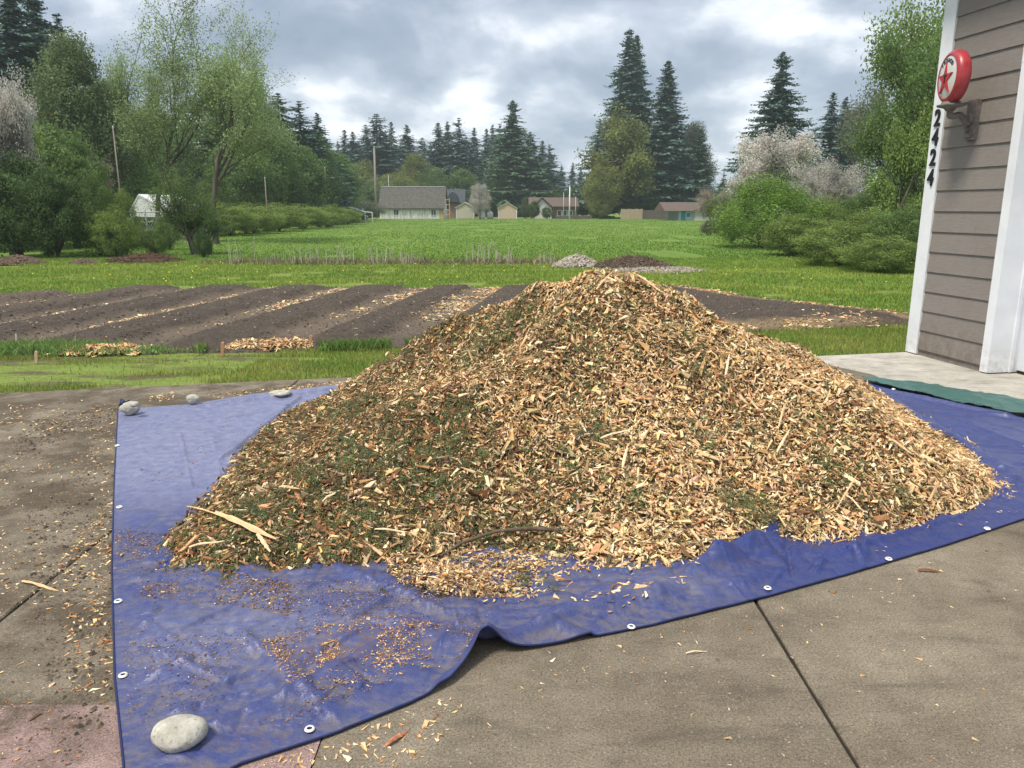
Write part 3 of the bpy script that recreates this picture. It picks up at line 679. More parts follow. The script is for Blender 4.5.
SP = [((217, 523), (277, 549), .035, TAN, 'thickest split wood wedge, at the lower left toe of the chip pile'),
      ((258, 545), (271, 562), .02, CREAM, 'short pale splinter sticking out under the thick wedge at the lower left toe'),
      ((188, 516), (232, 528), .010, TAN, 'thin tan stick just above the thick wedge at the lower left toe'),
      ((190, 558), (225, 551), .012, CREAM, 'pale sliver at the lower left toe, left of the thick wedge'),
      ((622, 478), (627, 456), .018, CREAM, 'upright cream flake in the middle of the pile front'),
      ((600, 448), (632, 438), .014, CREAM, 'long cream flake lying level above the upright flake in the pile middle'),
      ((633, 281), (662, 300), .018, TAN, 'stout stick sloping down right from the pile summit'),
      ((596, 298), (614, 277), .012, TAN, 'thin stick rising to the pile summit on its left side'),
      ((725, 384), (729, 362), .014, CREAM, 'upright pale sliver on the upper right slope'),
      ((776, 462), (789, 438), .014, CREAM, 'pale forked looking splinter on the right slope'),
      ((778, 436), (784, 412), .012, TAN, 'narrow upright splinter above the right slope centre'),
      ((885, 446), (912, 463), .018, TAN, 'broad tan splinter sloping down on the far right slope'),
      ((835, 520), (856, 484), .008, TAN, 'long thin twig splinter pointing up right on the lower right slope'),
      ((845, 505), (862, 520), .012, CREAM, 'short cream splinter beside the thin twig on the lower right slope'),
      ((786, 388), (820, 402), .016, TAN, 'pale stick lying across the upper right slope'),
      ((375, 540), (408, 542), .012, CREAM, 'cream strip just above the blue gap at the pile front'),
      ((280, 497), (300, 498), .016, TAN, 'stubby tan piece on the left flank'),
      ((323, 512), (336, 502), .014, CREAM, 'small cream shard on the left flank'),
      ((531, 299), (536, 289), .012, CREAM, 'tiny pale shard on the skyline left of the summit'),
      ((386, 362), (389, 356), .02, CREAM, 'white flake standing on the left skyline of the pile'),
      ((662, 498), (668, 480), .012, BROWN, 'rust brown bark strip in the lower middle of the pile'),
      ((535, 353), (542, 350), .03, CREAM, 'squarish cream chip below the green clump near the pile top')]
for p1, p2, wd, c_, lab in SP:
    splinter('wood_splinter', lab, 'wood splinter', p1, p2, wd, c_, group=GS)
def f_bark(n, b):
    co = obj_co(n); f = n.noise(n.scaled(co, (1, 1, .4)), 40, 5, .7)
    link(n, n.ramp(f, [(.3, (.06, .042, .028)), (.6, (.13, .095, .065)), (.8, (.2, .16, .12))]), b.inputs['Base Color']); bump(n, b, f, .5, .01)
M_twig = material('twig_bark', f_bark, rough=.9)
pts = [on_pile(441, 556) + (0, -.02, .01), on_pile(462, 548) + (0, 0, .03), on_pile(495, 541) + (0, 0, .05), on_pile(532, 538) + (0, 0, .05), on_pile(560, 534) + (0, 0, .02)]
P_ = curve([p[:2] for p in pts], 30); zc = np.interp(np.linspace(0, 1, 30), np.linspace(0, 1, 5), [p[2] for p in pts])
mb = MB(); mb.tube(np.c_[P_, zc], np.linspace(.006, .012, 30), 8); tag(mb.build('branch', M_twig, origin=tuple(pts[2]), smooth=True), 'long bent brown branch lying along the front foot of the chip pile', 'branch')
for p1, p2, wd, c_, lab, nm in [((22, 580), (58, 589), .014, TAN, 'thin pale stick on the bare concrete left of the tarp', 'wood_splinter'), ((918, 569), (942, 570), .016, (.20, .075, .04), 'red brown bark flake on the grey concrete right of the joint', 'bark_flake'),
                            ((686, 652), (708, 649), .006, CREAM, 'curled pale shaving on the grey concrete left of the joint', 'wood_shaving'), ((612, 592), (631, 607), .012, (.30, .14, .07), 'narrow brown bark strip lying on the tarp near its front hem', 'bark_flake'),
                            ((550, 590), (572, 587), .02, CREAM, 'white splinter on the tarp in front of the pile', 'wood_splinter'), ((385, 745), (408, 728), .016, (.42, .17, .09), 'reddish bark chunk on the concrete below the tarp front hem', 'bark_flake')]:
    splinter(nm, lab, nm.replace('_', ' '), p1, p2, wd, c_, lift=-.004, ground=True)

# loose chips on tarp, driveway, beds -----------------------------------
RL = np.random.default_rng(5)
def scatter(mb, poly_px, n, Lm, pal_p, zf, R, falloff=None, tilt=.25, clump=None, sig=.35):
    P_ = np.array([g(*p)[:2] for p in poly_px]); lo, hi = P_.min(0), P_.max(0)
    X = R.uniform(lo[0], hi[0], n * 4); Y = R.uniform(lo[1], hi[1], n * 4); ok = inpoly(X, Y, P_)
    if clump is not None: ok &= R.random(len(X)) < np.clip((fbm(X * clump, Y * clump, 0, 3, int(clump * 10)) - .42) * 5, 0.02, 1)
    X, Y = X[ok][:n], Y[ok][:n]
    if not len(X): return
    z = zf(X, Y); chip_cloud(mb, np.c_[X, Y, z], np.tile((0., 0, 1), (len(X), 1)), np.clip(R.lognormal(math.log(Lm), sig, len(X)), .004, .09), np.tile(pal_p, (len(X), 1)), R, tilt)
p_mix = np.array([.36, .28, .12, .10, .05, .06, .03]); p_brn = np.array([.12, .08, .2, .3, .12, .1, .08]); p_drk = np.array([.05, .03, .05, .1, .3, .12, .35])
zt = lambda X, Y: tarp_z(X, Y) + .001
mb = MB()
# spill in front of the pile
p_sp = np.array([.24, .17, .15, .14, .12, .08, .10])
scatter(mb, [(380, 565), (400, 598), (450, 612), (530, 608), (575, 588), (560, 570), (450, 560)], 1000, .014, p_sp, lambda X, Y: zt(X, Y) + RL.uniform(0, .02, len(X)), RL, tilt=.8, clump=4.)
scatter(mb, [(378, 560), (402, 592), (440, 604), (500, 604), (525, 592), (470, 578)], 1300, .013, p_sp, lambda X, Y: zt(X, Y) + RL.uniform(0, .04, len(X)), RL, tilt=.9, clump=7.)
scatter(mb, [(395, 568), (410, 596), (450, 602), (480, 598), (460, 574)], 350, .018, p_mix, lambda X, Y: zt(X, Y) + RL.uniform(.01, .045, len(X)), RL, tilt=.8)
scatter(mb, [(430, 560), (640, 570), (620, 600), (540, 605), (450, 600)], 420, .022, p_mix, zt, RL, clump=3.)
scatter(mb, [(420, 555), (560, 558), (560, 572), (430, 570)], 330, .02, p_mix, zt, RL)
scatter(mb, [(560, 600), (700, 575), (680, 610), (600, 625)], 40, .02, p_mix, zt, RL)
scatter(mb, [(255, 645), (290, 700), (430, 680), (440, 630), (360, 625)], 1500, .007, p_brn, zt, RL, clump=7., tilt=.5)
scatter(mb, [(270, 652), (300, 678), (345, 660), (330, 640)], 500, .008, p_brn, zt, RL, clump=8., tilt=.6)
scatter(mb, [(150, 565), (300, 590), (320, 625), (230, 610), (140, 600)], 1900, .007, p_drk, zt, RL, clump=6., tilt=.5)
scatter(mb, [(114, 530), (160, 538), (175, 575), (118, 570)], 500, .007, p_drk, zt, RL, clump=9., tilt=.5)
scatter(mb, [(115, 570), (500, 600), (480, 650), (300, 730), (130, 740)], 3800, .0055, p_drk, zt, RL, clump=2.)
scatter(mb, [(370, 630), (500, 640), (460, 670), (380, 680)], 420, .007, p_brn, zt, RL, clump=5.)
scatter(mb, [(130, 425), (230, 425), (200, 470), (130, 500)], 160, .008, p_drk, zt, RL, clump=2.)
scatter(mb, [(975, 460), (1015, 480), (1015, 500), (960, 515)], 150, .016, p_mix, zt, RL)
scatter(mb, [(850, 535), (1020, 500), (1020, 515), (860, 565)], 22, .014, p_mix, zt, RL)
tag(mb.build('loose_chips', M_chip, origin=(0, 2.8, 0)), 'small loose wood chips and crumbs scattered over the blue tarp', 'wood chips', kind='stuff')
mb = MB(); z0 = lambda X, Y: X * 0 + .001
scatter(mb, [(0, 400), (112, 440), (108, 700), (0, 700)], 1500, .013, p_mix, z0, RL, clump=1.5)
scatter(mb, [(60, 560), (110, 500), (112, 700), (70, 690)], 480, .017, (.3, .2, .15, .2, .05, .05, .05), z0, RL)
scatter(mb, [(0, 400), (112, 420), (108, 768), (0, 768)], 1700, .011, p_drk, z0, RL, clump=2.)
scatter(mb, [(88, 430), (116, 420), (112, 560), (95, 640)], 420, .014, p_mix, z0, RL)
scatter(mb, [(240, 768), (340, 742), (430, 705), (470, 690), (430, 768)], 110, .013, (.4, .2, .12, .22, .02, .02, .02), z0, RL)
scatter(mb, [(320, 745), (440, 700), (440, 740), (350, 768)], 26, .018, (.4, .2, .12, .22, .02, .02, .02), z0, RL)
scatter(mb, [(460, 700), (760, 620), (1023, 560), (1023, 766), (460, 766)], 90, .009, p_mix, z0, RL)
scatter(mb, [(490, 665), (760, 608), (1010, 540), (1010, 570), (760, 640), (520, 700)], 90, .011, p_mix, z0, RL)
scatter(mb, [(0, 405), (330, 384), (330, 390), (180, 404), (100, 430), (0, 440)], 420, .018, p_mix, z0, RL, clump=1.2)
scatter(mb, [(205, 395), (345, 380), (345, 386), (220, 400)], 260, .02, p_mix, z0, RL)
scatter(mb, [(150, 395), (175, 392), (175, 400), (150, 402)], 60, .02, p_mix, z0, RL)
tag(mb.build('loose_chips', M_chip, origin=(-2, 4, 0)), 'loose wood chips and dark crumbs littered over the bare concrete driveway', 'wood chips', kind='stuff')
# pebbly mud clods on the left slab
mb = MB(); n_ = 7000; X = RL.uniform(-3.6, -1.3, n_ * 3); Y = RL.uniform(1.9, 6.6, n_ * 3)
ok = (RL.random(len(X)) < np.clip((fbm(X * 1.7, Y * 1.7, 0, 4, 77) - .42) * 5, 0, 1)) & (X < np.interp(Y, lef[:, 1], lef[:, 0]) - .01) & (X > -.68 * Y); X, Y = X[ok][:n_], Y[ok][:n_]
s_ = np.clip(RL.lognormal(math.log(.005), .5, len(X)), .002, .018)
oct_v = np.array([(1, 0, 0), (-1, 0, 0), (0, 1, 0), (0, -1, 0), (0, 0, .8), (0, 0, -.3)]); oct_t = [(0, 2, 4), (2, 1, 4), (1, 3, 4), (3, 0, 4)]
V = np.c_[X, Y, X * 0][:, None, :] + oct_v[None] * s_[:, None, None] * RL.uniform(.6, 1.4, (len(X), 6, 1))
mb.add(V.reshape(-1, 3), t=(np.arange(len(X))[:, None, None] * 6 + np.array(oct_t)[None]).reshape(-1, 3), c=np.repeat(np.array([(.075, .058, .042)]) * RL.uniform(.6, 1.8, (len(X), 1)), 6, axis=0))
tag(mb.build('dirt_clods', M_chip, origin=(-2, 4, 0)), 'dark crumbs of dry mud on the concrete left of the tarp', 'dirt', kind='stuff')
# chips on bed paths
mb = MB()
X = RL.uniform(-10, 6.3, 90000); Y = RL.uniform(8.4, 16.1, 90000); z_, cw = bed_z(X, Y); ok = inpoly(X, Y, BED_POLY) & (RL.random(len(X)) < cw ** 1.5 * np.clip((fbm(X * 2.5, Y * 2.5, 0, 3, 33) - .38) * 5, .0, 1) * np.where(X > -.9, .8, .85))
X, Y, z_ = X[ok], Y[ok], z_[ok]
palp = np.where((X > -.9)[:, None], np.array([.45, .18, .2, .1, .02, .05, 0]), np.array([.24, .42, .06, .03, .02, .22, .01]))
chip_cloud(mb, np.c_[X, Y, z_ + .004], np.tile((0., 0, 1), (len(X), 1)), np.clip(RL.lognormal(math.log(.045), .35, len(X)), .02, .1), palp, RL, .4)
# sprinkled bits over the soil
X = RL.uniform(-10, 5, 900); Y = RL.uniform(8.8, 16, 900); z_, _ = bed_z(X, Y); ok = inpoly(X, Y, BED_POLY); X, Y, z_ = X[ok], Y[ok], z_[ok]
chip_cloud(mb, np.c_[X, Y, z_ + .004], np.tile((0., 0, 1), (len(X), 1)), RL.uniform(.015, .045, len(X)), np.tile(p_mix, (len(X), 1)), RL, .4)
tag(mb.build('path_chips', M_chip, origin=(-2, 12, 0)), 'pale wood chips strewn along the paths between the soil beds', 'wood chips', kind='stuff')

mb = MB(); X = RL.uniform(-12, 6, 60000); Y = RL.uniform(8.3, 16.0, 60000); z_, cw = bed_z(X, Y); ok = inpoly(X, Y, BED_POLY) & (RL.random(len(X)) < .25 + .75 * vnoise(X * 3, Y * 3, 0, 8)); X, Y, z_ = X[ok], Y[ok], z_[ok]
s_ = np.clip(RL.lognormal(math.log(.010), .5, len(X)), .005, .03); V = np.c_[X, Y, z_][:, None, :] + oct_v[None] * s_[:, None, None] * RL.uniform(.6, 1.4, (len(X), 6, 1))
mb.add(V.reshape(-1, 3), t=(np.arange(len(X))[:, None, None] * 6 + np.array(oct_t)[None]).reshape(-1, 3), c=np.repeat(np.array([(.085, .068, .054)]) * RL.uniform(.55, 1.6, (len(X), 1)), 6, axis=0))
tag(mb.build('soil_clods', M_chip, origin=(-2, 12, 0)), 'crumbly clods of dark soil over the raised beds', 'soil', kind='stuff')

def chip_heap(px0, px1, pyc, n_, Lm, hgt, dep, lab, pal=p_sp):
    a, b2 = g(px0, pyc), g(px1, pyc); mb = MB(); t = RL.uniform(0, 1, n_); vv = RL.normal(0, .33, n_)
    X = a[0] + (b2[0] - a[0]) * t; Y = a[1] + vv * dep + .05 * np.sin(t * 9); z_ = bed_z(X, Y)[0].clip(-.03, .05) * 0 + hgt * np.exp(-(vv / .5) ** 2) * (1 - np.abs(2 * t - 1) ** 4) * (.6 + .5 * vnoise(t * 7, t * 0, 0, 2)) * RL.random(n_) ** .3
    chip_cloud(mb, np.c_[X, Y, z_], np.tile((0., -.3, 1), (n_, 1)) / 1.044, np.clip(RL.lognormal(math.log(Lm), .3, n_), .02, .12), np.tile(pal, (n_, 1)), RL, .9)
    return tag(mb.build('chip_heap', M_chip, origin=tuple((a + b2) / 2)), lab, 'wood chips', 'low chip heaps at the ends of the soil beds', kind='stuff')
chip_heap(40, 142, 351, 1500, .045, .075, .30, 'low ragged heap of split chips in the grass at far left')
chip_heap(228, 312, 346, 1600, .045, .09, .26, 'low neat row of tan chips between two small stakes')
M_stake = tinted('stake_wood', (1, 1, 1), .8, 0, (40, .8, 1.15))
for (sx, sy, hh, wd, c_, lab) in [(222, 354, .16, .035, (.42, .24, .14), 'reddish wooden stake at the left end of the neat chip row'), (310, 345, .14, .035, (.42, .24, .14), 'reddish wooden stake at the right end of the neat chip row'),
                               (36, 361, .13, .03, (.50, .34, .24), 'short pale wooden stake left of the ragged chip heap'), (16, 347, .18, .012, (.6, .58, .52), 'thin white rod in the green weeds at far left'), (75, 350, .19, .010, (.36, .30, .2), 'thin grey cane between the weeds and the ragged chip heap')]:
    c = g(sx, sy); mb = MB(); w2 = wd / 2
    M = Matrix.Translation((c[0], c[1], -.03)) @ Matrix.Rotation(.12, 4, 'Y')
    mb.box(-w2, w2, -w2 * .6, w2 * .6, 0, hh, M, c=c_); mb.add(np.array([(M @ Vector(p_))[:] for p_ in [(-w2, -w2 * .6, hh), (w2, -w2 * .6, hh), (w2, w2 * .6, hh), (-w2, w2 * .6, hh), (0, 0, hh + .015)]]), t=[(0, 1, 4), (1, 2, 4), (2, 3, 4), (3, 0, 4)], c=c_)
    tag(mb.build('garden_stake', M_stake, origin=(c[0], c[1], 0)), lab, 'stake', 'stakes marking the ends of the beds')

# ------------------------------------------------------------------ rocks
def f_rock(n, b):
    co = obj_co(n); a = n.noise(co, 14, 6, .65); f = n.noise(co, 70, 4, .7); v = n.new('ShaderNodeTexVoronoi', {'Vector': co, 'Scale': 16.0}, feature='DISTANCE_TO_EDGE').outputs[0]
    c = n.ramp(a, [(.3, (.30, .285, .24)), (.5, (.43, .415, .36)), (.7, (.55, .54, .48))])
    c = n.mix(n.rng(f, .56, .68, 0, .75), c, (.16, .15, .13)); link(n, c, b.inputs['Base Color']); bump(n, b, n.math('ADD', a, n.math('MULTIPLY', f, .4)), .6, .015)
M_rock = material('river_stone', f_rock, rough=.85, spec=.25)
def rock(px_, py_, rx, ry, rz, seed, lab, yaw=0., zb=.015, lump=.22):
    c = g(px_, py_); mb = MB(); nu, nv = 40, 24
    uu = np.linspace(0, 2 * np.pi, nu, endpoint=False); vv = np.linspace(-np.pi / 2, np.pi / 2, nv); U, V_ = np.meshgrid(uu, vv)
    P_ = np.stack([np.cos(V_) * np.cos(U), np.cos(V_) * np.sin(U), np.sin(V_)], -1)
    d = 1 + lump * (fbm(P_[..., 0] * 1.1 + seed, P_[..., 1] * 1.1, P_[..., 2] * 1.1, 3, seed) - .5) * 2 + .03 * (fbm(P_[..., 0] * 5, P_[..., 1] * 5, P_[..., 2] * 5, 3, seed) - .5)
    P_ = P_ * d[..., None] * (rx, ry, rz); P_[..., 0] *= 1 + .12 * P_[..., 1] / ry
    cy, sy = math.cos(yaw), math.sin(yaw); P_ = np.stack([P_[..., 0] * cy - P_[..., 1] * sy, P_[..., 0] * sy + P_[..., 1] * cy, P_[..., 2]], -1)
    P_ = P_ + np.array([c[0], c[1], zb + rz * .86])
    i_ = np.arange(nv - 1)[:, None] * nu; j_ = np.arange(nu)[None]; j2 = (j_ + 1) % nu
    mb.add(P_.reshape(-1, 3), np.stack([i_ + j_, i_ + j2, i_ + nu + j2, i_ + nu + j_], -1).reshape(-1, 4))
    return tag(mb.build('rock', M_rock, origin=(c[0], c[1], 0), smooth=True), lab, 'rock', 'smooth stones weighing down the tarp')
rock(181, 750, .082, .066, .044, 4, 'largest smooth grey stone, on the near left corner of the tarp', .1, .02, .09)
rock(131, 416, .072, .06, .052, 9, 'pale rounded stone on the far left corner of the tarp', .3, .02)
rock(193, 405, .052, .042, .038, 12, 'small pale egg shaped stone on the far hem of the tarp', .2, .02)
rock(281, 398, .10, .07, .028, 15, 'flat dark grey stone on the far hem nearest the pile', .2, .02)
rock(136, 419, .038, .035, .022, 19, 'small tan pebble sitting on top of the far left corner stone', 0, .098)

# ------------------------------------------------------------------ garage
WC = XY(g(908, 352)); WD = XY(g(982, 372)) - WC; WL = np.linalg.norm(WD); WD /= WL; WN = np.array([WD[1], -WD[0]]);
if WN[0] > 0: WN = -WN
HM = Matrix(((WD[0], -WN[0], 0, WC[0]), (WD[1], -WN[1], 0, WC[1]), (0, 0, 1, 0), (0, 0, 0, 1)))   # local: x along wall towards camera, y into the house, z up
def on_wall(x, y, o=0.0):
    """pixel -> (s, z) on the wall plane pushed out by o"""
    d = ray(x, y); n3 = np.array([WN[0], WN[1], 0]); P0 = np.array([WC[0], WC[1], 0]) + n3 * o
    t = ((P0 - CAMP) @ n3) / (d @ n3); P_ = CAMP + d * t
    return float((P_[:2] - WC) @ WD), float(P_[2])
def f_siding(n, b):
    co = obj_co(n); g1 = n.noise(n.scaled(co, (2.2, 2.2, 30)), 5, 5, .6, .5); c = n.ramp(g1, [(.3, (.205, .185, .170)), (.7, (.262, .238, .22))])
    c = n.mix(n.rng(n.noise(co, 1.5, 3), .5, .75, 0, .2), c, (.16, .135, .125))
    zc_ = n.new('ShaderNodeSeparateXYZ', {0: co}).outputs[2]
    splash = n.math('MULTIPLY', n.rng(zc_, .55, .0), n.rng(n.noise(co, 12, 6, .7), .38, .62, 0, .75)); c = n.mix(splash, c, (.13, .10, .075))
    drip = n.rng(n.noise(n.scaled(co, (9, 9, .6)), 3, 5, .65), .56, .72, 0, .3); c = n.mix(drip, c, (.15, .13, .115))
    link(n, c, b.inputs['Base Color']); bump(n, b, g1, .35, .01)
M_siding = material('taupe_lap_siding', f_siding, rough=.7, spec=.3)
def f_white(n, b):
    co = obj_co(n); c = n.ramp(n.noise(co, 4, 4), [(.3, (.70, .73, .78)), (.7, (.80, .83, .87))]); zc_ = n.new('ShaderNodeSeparateXYZ', {0: co}).outputs[2]; c = n.mix(n.math('MULTIPLY', n.rng(zc_, .35, .0), n.rng(n.noise(co, 16, 6, .7), .40, .62, 0, .6)), c, (.38, .33, .27)); link(n, c, b.inputs['Base Color']); bump(n, b, n.noise(n.scaled(co, (30, 30, 3)), 4, 3), .1, .003)
M_white = material('white_trim_paint', f_white, rough=.5, spec=.4)
M_roofd = material('dark_shingle', lambda n, b: (link(n, n.ramp(n.noise(obj_co(n), 20, 4), [(.3, (.04, .04, .04)), (.7, (.09, .085, .08))]), b.inputs['Base Color'])), rough=.95)
house = thing('garage', 'taupe lap sided garage corner with white trim at the right edge', 'garage', (WC[0], WC[1], 0))
sB = on_wall(918.5, 350)[0]; s1 = WL; WH = 4.25
DOOR0, DOOR1, WEND = s1 + .09, s1 + .09 + 2.75, s1 + 3.9
mb = MB(); z = on_wall(912, 347)[1]; z = max(z, .06); zt_ = on_wall(921, 151)[1]; nb = 10; dz = (zt_ - z) / nb; zz_ = z; first = z
mb.box(sB, s1, .0, .10, .0, z + .02, HM); mb2 = MB()
while zz_ < WH:
    prof = [(-.018, zz_), (.02, zz_ - .0), (.02, zz_ + dz), (-.004, zz_ + dz)]
    mb.prism(prof, sB, s1, HM, axis=0); mb2.prism(prof, DOOR1 + .1, WEND, HM, axis=0)
    zz_ += dz
part(mb, 'siding', M_siding, house); part(mb2, 'siding', M_siding, house)
mb = MB(); mb.box(sB * .5, s1 + .02, .02, .2, 0, WH, HM); mb.box(.05, .2, .05, 6.5, 0, WH, HM); mb.box(.2, WEND, 6.4, 6.5, 0, WH, HM); mb.box(WEND - .1, WEND - .01, .05, 6.4, 0, WH, HM)
mb.box(s1 + .02, DOOR1 + .1, .03, .18, 2.95, WH, HM); mb.box(DOOR1 + .1, WEND - .1, .03, .18, 0, WH, HM)
part(mb, 'wall', M_siding, house)
mb = MB(); mb.box(-.01, sB, -.03, .05, .012, WH, HM); mb.box(-.012, .05, .05, .16, .012, WH, HM); part(mb, 'corner_board', M_white, house)
sj, zj = s1, 0
mb = MB(); mb.box(s1, s1 + .10, -.035, .035, .012, 2.9, HM); mb.box(s1 + .012, s1 + .10, .035, .20, .012, 2.9, HM); mb.box(s1 + .03, s1 + .115, .20, .24, .012, 2.9, HM); mb.box(s1 + .02, s1 + .10, .24, .34, .012, 2.9, HM)
mb.box(s1, DOOR1 + .1, -.037, .035, 2.9, 3.06, HM); mb.box(DOOR1, DOOR1 + .1, -.035, .3, .012, 2.9, HM)
part(mb, 'door_trim', M_white, house)
M_door = material('garage_door_white', base=(.66, .70, .76), rough=.5)
mb = MB()
for k in range(5): mb.box(s1 + .10, DOOR1, .30, .34, .03 + k * .575, .03 + k * .575 + .568, HM)
gd = part(mb, 'garage_door', M_door, house)
mb = MB(); mb.box(s1 + .115, DOOR1, .29, .345, .004, .03, HM); part(mb, 'weather_strip', M_joint, gd)
mb = MB(); mb.prism([(-.45, WH), (-.45, WH + .16), (3.25, WH + 1.75), (6.95, WH + .16), (6.95, WH)], -.35, WEND + .35, HM, axis=0); part(mb, 'roof', M_roofd, house)
# house number
M_black = material('black_number', base=(.012, .014, .02), rough=.45)
def text_mesh(ch, size, depth, bold=0.0, shear=0.0):
    cu = bpy.data.curves.new('digit', 'FONT'); cu.body = ch; cu.size = size; cu.extrude = depth; cu.offset = bold; cu.shear = shear; cu.align_x = 'CENTER'; cu.align_y = 'CENTER'; cu.resolution_u = 4
    tmp = bpy.data.objects.new('tmp', cu); COL.objects.link(tmp); bpy.context.view_layer.update()
    me = bpy.data.meshes.new_from_object(tmp.evaluated_get(bpy.context.evaluated_depsgraph_get())); bpy.data.objects.remove(tmp); bpy.data.curves.remove(cu); return me
num = thing('house_number', 'black numerals 2424 running down the white corner board', 'house number', (WC[0], WC[1], 1.9))
def slanted(ch):
    return ch
for k, (dx_, dy_, ch) in enumerate([(936, 119, '2'), (933, 138.5, '4'), (931, 158.5, '2'), (929, 178.5, '4')]):
    s_, z_ = on_wall(dx_, dy_, .035); me = text_mesh(ch, .235, .006, .006)
    # upright on the wall, facing out, reading left to right along +x local
    T = Matrix(((WD[0], 0, WN[0], 0), (WD[1], 0, WN[1], 0), (0, 1, 0, 0), (0, 0, 0, 1)))
    me.transform(Matrix.Diagonal((.62 * 1.25, 1, 1, 1))); me.transform(T); p_ = WC + WD * (sB * .5) + WN * .038
    me.transform(Matrix.Translation((p_[0] - WC[0], p_[1] - WC[1], z_ - 1.9))); me.materials.append(M_black)
    ob = bpy.data.objects.new('numeral', me); COL.objects.link(ob); ob.parent = num

# globe lamp on bracket ------------------------------------------------
M_red = material('red_enamel', lambda n, b: link(n, n.ramp(n.noise(obj_co(n), 9, 4), [(.35, (.34, .03, .04)), (.7, (.45, .055, .07))]), b.inputs['Base Color']), rough=.35, spec=.5)
M_lens = material('white_lens', base=(.62, .62, .60), rough=.3, spec=.5)
M_iron = material('weathered_iron', lambda n, b: link(n, n.ramp(n.noise(obj_co(n), 18, 5), [(.35, (.12, .105, .10)), (.7, (.21, .19, .18))]), b.inputs['Base Color']), rough=.6, spec=.4)
M_starr = material('red_star', base=(.45, .02, .03), rough=.4)
M_darkg = material('dark_green_letter', base=(.03, .06, .045), rough=.5)
sp_, zp_ = on_wall(974, 120, .02)
PL = np.array([*(WC + WD * sp_), zp_]); n3 = np.array([WN[0], WN[1], 0]); w3 = np.array([WD[0], WD[1], 0])
lamp = thing('globe_lamp', 'round red and white star globe lamp on a scrolled iron bracket beside the house number', 'lamp', tuple(PL))
LM = Matrix(((WD[0], -WN[0], 0, PL[0]), (WD[1], -WN[1], 0, PL[1]), (0, 0, 1, PL[2]), (0, 0, 0, 1)))
mb = MB()
mb.box(-.065, .065, -.055, -.012, -.19, .19, LM); mb.box(-.045, .045, -.075, -.055, -.165, .165, LM); part(mb, 'mount_plate', M_iron, lamp)
GC = at(950, 78, PL[1] - .16)
GC = PL + n3 * .30 + np.array([0, 0, .395])
mb = MB(); base_ = GC - (0, 0, .27)
arm = [PL + n3 * .06 + (0, 0, -.02), PL + n3 * .10 + (0, 0, -.03), PL + n3 * .15 + (0, 0, .02), PL + n3 * .19 + (0, 0, .05), PL + n3 * .25 + (0, 0, .03), PL + n3 * .295 + (0, 0, .03), PL + n3 * .30 + (0, 0, .08), base_ - (0, 0, .0)]
arm = np.array(arm); tt = np.linspace(0, 7, 50); A_ = np.c_[[np.interp(tt, range(8), arm[:, k]) for k in range(3)]].T
for _ in range(6): A_[1:-1] = (A_[:-2] + 2 * A_[1:-1] + A_[2:]) / 4
mb.tube(A_, .030, 12)
cur = [PL + n3 * (.06 + .05 * math.sin(a)) + np.array([0, 0, -.075 + .04 * math.cos(a)]) for a in np.linspace(-1.2, 3.6, 20)]
mb.tube(cur, np.linspace(.018, .010, 20), 8)
for rr_ in (.0,): mb.lathe([(.0, .0), (.055, .0), (.065, .012), (.05, .03), (.0, .035)], 20, Matrix.Translation(PL + n3 * .075) @ Vector(n3).to_track_quat('Z', 'Y').to_matrix().to_4x4())
part(mb, 'bracket', M_iron, lamp, True)
mb = MB(); mb.lathe([(0, -.05), (.04, -.045), (.06, -.02), (.12, -.005), (.125, .012), (.09, .02), (.085, .04), (0, .04)], 24, Matrix.Translation(base_)); part(mb, 'cup', M_iron, lamp, True)
FN = Vector((-1.0, .10, 0)).normalized()
GQ = Matrix.Translation(GC) @ Matrix(((0, 0, FN[0], 0), (0, 0, FN[1], 0), (0, 0, 0, 0), (0, 0, 0, 1)))
right_ = Vector((0, 0, 1)).cross(FN)             # seen from in front, +x to the right
GQ = Matrix(((right_[0], 0, FN[0], GC[0]), (right_[1], 0, FN[1], GC[1]), (0, 1, 0, GC[2]), (0, 0, 0, 1)))
R_G = .25
mb = MB(); prof = [(.195, -.062), (.205, -.069)] + [(.205 + (R_G - .205) * math.cos(a) ** .8, .064 * math.sin(a)) for a in np.linspace(-1.45, 1.45, 14)] + [(.205, .069), (.195, .062)]
mb.lathe(prof, 48, GQ); globe = part(mb, 'globe_rim', M_red, lamp, True)
mb = MB()
for sg in (-1, 1):
    mb.lathe([(.197, .060 * sg), (.15, .072 * sg), (.10, .078 * sg), (.05, .081 * sg), (.0001, .082 * sg)], 48, GQ)
lens = part(mb, 'lens', M_lens, lamp, True)
def face_mesh(me, name, m, parent_):
    me.transform(GQ); me.transform(Matrix.Translation(-PL)) if False else me.transform(Matrix.Translation((-PL[0], -PL[1], -PL[2]))); me.materials.append(m)
    ob = bpy.data.objects.new(name, me); COL.objects.link(ob); ob.parent = parent_; return ob
for sg in (1, -1):
    mb = MB(); pr = []
    for k in range(10):
        a = math.pi / 2 + k * math.pi / 5; r = .15 if k % 2 == 0 else .058; pr.append((r * math.cos(a), r * math.sin(a) - .022))
    M2 = GQ if sg > 0 else GQ @ Matrix.Rotation(math.pi, 4, 'Y')
    mb.prism(pr, .066, .087, M2, axis=2); part(mb, 'star', M_starr, lens)
me = text_mesh('T', .11, .003, .004); me.transform(Matrix.Translation((0, -.02, .090))); face_mesh(me, 'letter', M_darkg, lens)
